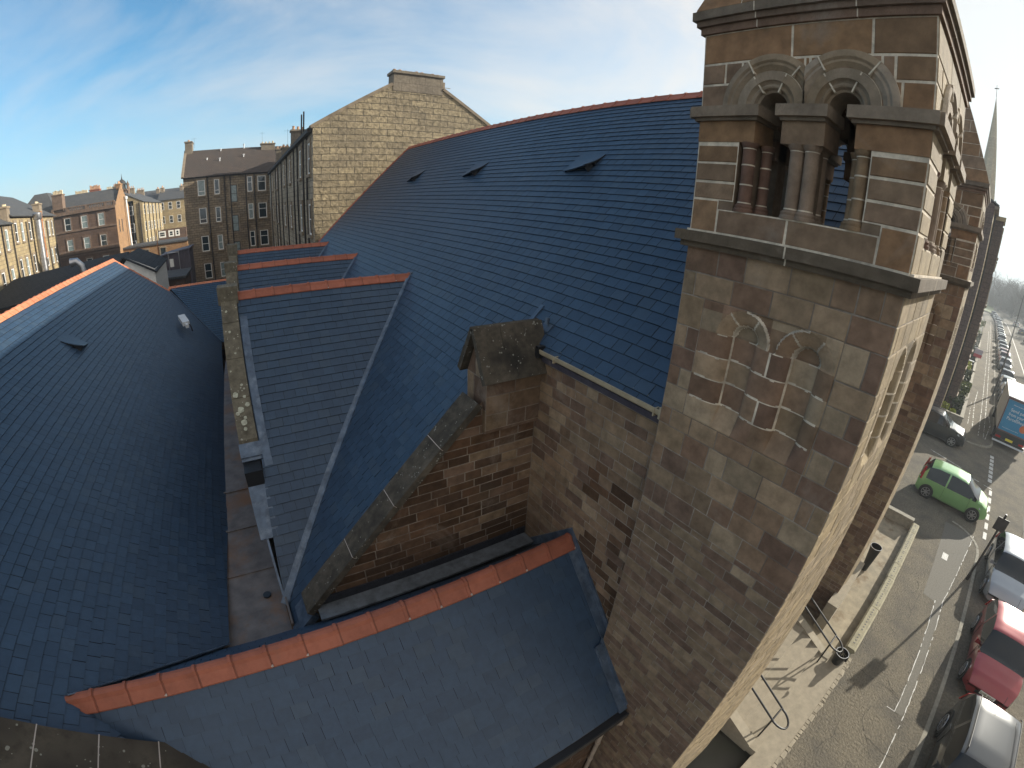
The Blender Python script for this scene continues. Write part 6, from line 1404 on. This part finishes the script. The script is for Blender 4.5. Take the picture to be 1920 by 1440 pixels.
for a, b, c, d in ((ly0, ly0 + .09, zb, ztp), (ly1 - .09, ly1, zb, ztp)): mb.box((lx0 - .05, a, c), (lx0 - .003, b, d))
mb.box((lx0 - .052, ly0 + .09, ztp - .14), (lx0 - .003, ly1 - .09, ztp)); mb.box((lx0 - .052, ly0 + .09, zb), (lx0 - .003, ly1 - .09, zb + .09)); mb.build('rear_frame', 'plum', LO)
mb = MB(); mb.box((lx0 + .05, ly0 + .1, RD + .55), (lx1 + .6, ly1 - .1, zb - .003)); mb.box((lx0 - .08, ly0 + .02, RD + .40), (lx0 + .1, ly1 - .02, RD + .62)); mb.build('chassis', 'black', LO)
mb = MB(); mb.box((lx0 - .10, ly0 + .0, RD + .34), (lx0 - .03, ly1, RD + .46)); mb.build('bumper', 'silver', LO)
mb = MB(); mb.box((lx0 - .10, -4.95, RD + .64), (lx0 - .085, -4.40, RD + .80)); mb.build('number_plate', 'plate_y', LO)
for y in (ly0 + .12, ly1 - .5): mb = MB(); mb.box((lx0 - .10, y, RD + .66), (lx0 - .04, y + .38, RD + .80)); mb.build('taillight', 'redlamp', LO)
for x in (38.6, 44.6):
    for y, sg in ((ly0 + .12, -1), (ly1 - .12, 1)): mb = MB(); mb.tube([(x, y - .15, RD + .45), (x, y + .15, RD + .45)], .45, 18); wh = mb.build('wheel', 'rubber', LO, smooth=40); mb = MB(); mb.tube([(x, y + .15 * sg, RD + .45), (x, y + .17 * sg, RD + .45)], .26, 16); mb.build('rim', 'alloy', wh)
mb = MB(); mb.box((lx1 + .35, ly0 + .15, RD + .5), (lx1 + 2.2, ly1 - .15, RD + 1.5)); mb.hexa([(lx1 + .35, ly0 + .15, RD + 1.5), (lx1 + 2.2, ly0 + .15, RD + 1.5), (lx1 + 2.2, ly1 - .15, RD + 1.5), (lx1 + .35, ly1 - .15, RD + 1.5), (lx1 + .35, ly0 + .22, RD + 2.55), (lx1 + 1.7, ly0 + .22, RD + 2.55), (lx1 + 1.7, ly1 - .22, RD + 2.55), (lx1 + .35, ly1 - .22, RD + 2.55)]); mb.build('cab', 'white', LO)
MWT = lambda y, z: Matrix(((0, 0, -1, lx0 - .0365), (-1, 0, 0, y), (0, 1, 0, z), (0, 0, 0, 1)))
for s_, sz, y, z, wd in (('Send parcels', .30, -3.98, -7.50, 1.55), ('from your local', .30, -3.94, -7.80, 1.72), ('ParcelShop', .30, -3.90, -8.10, 1.30), ('Delivering nationwide', .11, -4.05, -7.08, .9), ('find us online or on your phone', .08, -3.85, -8.72, 1.2)):
    o = text('lettering', s_, sz, 'white', DR, Matrix.Identity(4), wd)
    W0 = WORLD[DR.name]
    for v in o.data.vertices: p = MWT(y, z) @ v.co; v.co = p - W0
MT['orange'] = mat('orange sticker', (.55, .14, .04), .5, var=.1)
mb = MB(); mb.tube([(lx0 - .04, -5.28, -8.35), (lx0 - .036, -5.28, -8.35)], .26, 24); mb.build('sticker', 'orange', DR)

# ------------------------------------------------------------------ posts and signs
PP = thing('sign_post', (18.3, -3.44, GZ), 'grey parking sign post standing on the pavement beside the blue grey hatchback', 'sign post')
mb = MB(); mb.tube([(18.3, -3.44, GZ), (18.3, -3.44, GZ + 2.95)], .045, 10); mb.lathe(18.3, -3.44, [(GZ, .075), (GZ + .25, .07), (GZ + .3, .045)], 10); mb.build('post', 'iron', PP, smooth=50)
mb = MB(); mb.box((18.22, -3.66, GZ + 2.30), (18.245, -3.20, GZ + 2.80)); mb.build('sign_plate', 'iron', PP)
LP = thing('street_lamp', (97.5, -6.2, RD), 'tall thin dark street lamp rising from the roadway beside the parked cars', 'street lamp')
mb = MB(); mb.tube([(97.5, -6.2, RD), (97.5, -6.2, -8.6), (97.5, -6.2, -8.4), (97.5, -6.2, -.4)], [.14, .14, .10, .07], 8); mb.build('post', 'iron', LP); mb = MB(); mb.tube([(97.5, -6.2, -.5), (97.4, -6.9, -.05), (97.4, -7.6, .0)], .05, 6); mb.build('arm', 'iron', LP); mb = MB(); mb.box((97.2, -8.3, -.08), (97.6, -7.6, .06)); mb.build('lantern', 'galv', LP)
L3 = thing('street_lamp', (52.5, -3.15, GZ), 'dark lamp post hidden behind the white lorry, throwing a long shadow over the pavement', 'street lamp')
mb = MB(); mb.tube([(52.5, -3.45, GZ), (52.5, -3.45, GZ + 5.2)], [.10, .06], 8); mb.build('post', 'iron', L3)
EB = thing('estate_board', (66.5, -.95, GZ), 'red and grey letting board on a white pole over the garden hedge', 'sign')
mb = MB(); mb.tube([(66.5, -.95, GZ), (66.5, -.95, GZ + 2.0)], .04, 6); mb.build('pole', 'white', EB)
mb = MB(); mb.box((66.45, -1.45, GZ + 1.05), (66.5, -.4, GZ + 1.45)); mb.build('lower_board', mat('red board', (.45, .06, .08), .5, var=.05), EB); mb = MB(); mb.box((66.45, -1.45, GZ + 1.455), (66.5, -.4, GZ + 2.05)); mb.build('upper_board', mat('lilac board', (.42, .38, .46), .5, var=.05), EB)

# ------------------------------------------------------------------ gardens, hedges, trees
def leafmass(name, x0, x1, y0, y1, z0, z1, n, pal, parent=None, s=.10, seed=1, lumps=7):
    r = random.Random(seed); mb = MB(); cs = [(r.uniform(x0, x1), r.uniform(y0, y1), r.uniform(z0 + .2, z1 - .1), r.uniform(.35, .8) * min(x1 - x0, y1 - y0, 1.6)) for _ in range(lumps)]
    for _ in range(n):
        c = r.choice(cs); d = Vector((r.gauss(0, 1), r.gauss(0, 1), r.gauss(0, .8))).normalized() * c[3] * r.uniform(.55, 1.0)
        p = Vector((c[0], c[1], c[2])) + d
        p.x = min(max(p.x, x0), x1); p.y = min(max(p.y, y0), y1); p.z = min(max(p.z, z0), z1)
        a = Vector((r.gauss(0, 1), r.gauss(0, 1), r.gauss(0, 1))).normalized(); b = a.cross(Vector((r.gauss(0, 1), r.gauss(0, 1), r.gauss(0, 1)))).normalized(); q = s * r.uniform(.6, 1.5)
        cc = r.choice(pal); k = r.uniform(.7, 1.3); mb.face([p - a * q, p + b * q * .5, p + a * q, p - b * q * .5], 0, (cc[0] * k, cc[1] * k, cc[2] * k))
    return mb.build(name, 'leaf', parent)
GREEN = [(.10, .15, .025), (.14, .18, .03), (.07, .10, .02), (.18, .20, .04)]; DKG = [(.035, .055, .018), (.05, .07, .02), (.03, .04, .015)]; YEL = [(.34, .36, .04), (.28, .32, .04), (.22, .26, .04)]
def bush(x0, x1, y0, y1, h, pal, label, seed, name='hedge', cat='hedge', n=1500):
    t = thing(name, ((x0 + x1) / 2, (y0 + y1) / 2, GZ), label, cat); leafmass('foliage', x0, x1, y0, y1, GZ + .05, GZ + h, n, pal, t, .10, seed)
    mb = MB(); r = random.Random(seed)
    p0 = Vector(((x0 + x1) / 2, (y0 + y1) / 2, GZ)); mb.tube([p0, p0 + Vector((0, 0, h * .6))], [.05, .02], 5); mb.build('stem', 'bark', t)
bush(36.4, 37.3, .25, 1.5, 1.3, YEL, 'bright yellow green clipped hedge behind the black car', 1)
bush(36.4, 37.2, -.35, .0, 1.25, YEL, 'narrow yellow green shrub beside the garden path behind the black car', 2, 'shrub', 'shrub', 700)
for i, (a, b, c, d, h, pal, l) in enumerate(((38, 42.5, -.7, .6, 1.5, DKG, 'dark loose evergreen shrub in the first terrace garden'), (43, 46.5, -.9, .4, 1.7, GREEN, 'mid green shrub arching over the first garden wall'), (47, 52, -.7, .6, 1.6, DKG, 'dark tangled shrub in the second terrace garden'), (53, 56.5, -.5, .5, 1.8, YEL, 'yellow green round shrub in the second terrace garden'), (57.5, 63, -.6, .6, 1.5, DKG, 'dark hedge before the letting board'), (69, 77, -.6, .6, 1.6, DKG, 'dark hedge just past the letting board'), (79, 88, -.8, .5, 1.9, DKG, 'dark bushy hedge far along the terrace gardens'), (92, 112, -1.1, .3, 2.4, GREEN, 'green hedge at the far end of the terrace gardens'))): bush(a, b, c, d, h, pal, l, 20 + i, 'shrub' if 'shrub' in l else 'hedge', 'shrub' if 'shrub' in l else 'hedge', 1300)
for i, (a, b) in enumerate(((36.3, 46.2), (47.2, 57), (58, 68), (69, 79), (80, 90))):
    mb = MB(); mb.box((a, -1.05, GZ), (b, -.85, GZ + .62)); mb.box((a - .03, -1.09, GZ + .62), (b + .03, -.81, GZ + .72))
    x = a + .1
    tag(mb.build('garden_wall', ['kerb']), '%s low stone garden wall along the terrace, counting from the lane' % ['first', 'second', 'third', 'fourth', 'fifth'][i], 'wall', 'garden walls along the terrace')
mb = MB(); mb.box((36.1, -1.05, GZ), (36.28, 2.2, GZ + .9)); mb.box((36.06, -1.09, GZ + .9), (36.32, 2.2, GZ + 1.0)); tag(mb.build('garden_wall', 'kerb'), 'side wall of the first garden facing the lane', 'wall')
for i, x in enumerate((61.5, 75.2)):
    b_ = thing('wheelie_bin', (x, -.4, GZ), ['dark wheelie bin with pale lid just before the letting board', 'dark wheelie bin with pale lid beyond the letting board'][i], 'bin'); mb = MB(); mb.hexa([(x, -.65, GZ), (x + .5, -.65, GZ), (x + .5, -.15, GZ), (x, -.15, GZ), (x - .08, -.7, GZ + 1.05), (x + .58, -.7, GZ + 1.05), (x + .58, -.1, GZ + 1.05), (x - .08, -.1, GZ + 1.05)]); mb.build('body', 'iron', b_); mb = MB(); mb.box((x - .1, -.72, GZ + 1.055), (x + .6, -.08, GZ + 1.12)); mb.build('lid', 'silver', b_)
gb = MB(); gb.face([(190, -4, GZ + .3), (420, -4, GZ + .3), (420, 60, GZ + 3), (215, 30, GZ + 1.5)]); gb.face([(60, -16.4, GZ + .01), (420, -16.4, GZ + .01), (420, -90, GZ + 4), (60, -90, GZ + 1.5)]); tag(gb.build('grass_bank', 'grass'), kind='structure')
def tree(x, y, h, seed, label, z0=GZ, dens=1.0):
    r = random.Random(seed); t = thing('bare_tree', (x, y, z0), label, 'tree', 'bare winter trees along the park side'); tr = MB(); cr = MB()
    def br(p, d, L, rad, lev, mb):
        n = 3; pts = [p]; q = p; dd = d
        for k in range(n): dd = (dd + Vector((r.gauss(0, .13), r.gauss(0, .13), r.gauss(0, .06) + (.05 if lev else 0)))).normalized(); q = q + dd * L / n; pts.append(q)
        mb.tube(pts, [rad * (1 - .45 * k / n) for k in range(n + 1)], 5 if lev < 2 else 3, cap=False)
        if lev >= 4: return
        nb = {0: 5, 1: 4, 2: 4, 3: 4}[lev]
        for k in range(nb):
            s_ = r.uniform(.45, 1.0) if lev else r.uniform(.35, 1.0); base = pts[min(n, int(s_ * n))]; a = r.uniform(0, 6.28); side = Vector((math.cos(a), math.sin(a), 0)); nd = (dd * r.uniform(.5, .9) + side * r.uniform(.45, .8) + Vector((0, 0, .15))).normalized()
            br(base, nd, L * r.uniform(.55, .78), rad * .5 * r.uniform(.8, 1.1), lev + 1, cr)
    h *= 1.3; br(Vector((x, y, z0)), Vector((r.gauss(0, .05), r.gauss(0, .05), 1)).normalized(), h * .42, h * .024, 0, tr)
    tr.build('trunk', 'bark', t); cr.build('crown', 'bark', t)
tl = ['bare tree at the right edge of the view, nearest the camera', 'second bare tree from the right edge beyond the tall street lamp']
pos = [(96, -17, 13), (112, -21, 14), (128, -18.5, 15), (142, -24, 16), (155, -17, 15), (170, -20, 17), (183, -14.5, 15), (196, -22, 17), (208, -11, 15), (220, -16, 17), (232, -6, 15), (243, -12, 17), (252, 0, 15), (262, -7, 17), (270, 6, 16), (282, 0, 18), (200, -30, 18), (236, -26, 18), (272, -18, 18), (295, -9, 19), (300, 8, 18)]
for i, (x, y, h) in enumerate(pos):
    tree(x, y, h, 400 + i, 'leafless winter tree %s of the park belt at the end of the street' % (['nearest', 'second nearest', 'third nearest', 'fourth nearest', 'fifth nearest', 'sixth nearest', 'seventh nearest', 'eighth nearest', 'ninth nearest', 'tenth nearest'] + ['farther back'] * 11)[i])
# dense twiggy undergrowth of the far wood
r = random.Random(77); uw = MB()
for _ in range(9000):
    x = r.uniform(200, 330); y = r.uniform(-60, 30) - 0; 
    if abs(y - yo(x) + 8) < 7 and x < 235: continue
    p = Vector((x, y, GZ + r.uniform(0, 2))); q = p + Vector((r.gauss(0, 1.0), r.gauss(0, 1.0), r.uniform(2, 15))); s_ = .09
    uw.face([p + Vector((0, -s_, 0)), p + Vector((0, s_, 0)), q]); uw.face([p + Vector((-s_, 0, 0)), p + Vector((s_, 0, 0)), q])
tag(uw.build('woodland', 'bark'), 'hazy mass of bare twigs and undergrowth closing the end of the street', 'woodland', kind='stuff')

# ------------------------------------------------------------------ air
hz_ = MB(); hz_.box((-60, -120, GZ - 1.2), (460, 200, 46)); H_ = hz_.build('haze', 'white'); tag(H_, kind='stuff')
hm = bpy.data.materials.new('haze air'); hm.use_nodes = True; t = hm.node_tree; t.nodes.clear(); o_ = t.nodes.new('ShaderNodeOutputMaterial'); v_ = t.nodes.new('ShaderNodeVolumePrincipled')
v_.inputs['Density'].default_value = 0.0008; v_.inputs['Color'].default_value = (.80, .88, .95, 1); v_.inputs['Anisotropy'].default_value = 0.3
t.links.new(v_.outputs[0], o_.inputs['Volume']); H_.data.materials.clear(); H_.data.materials.append(hm)
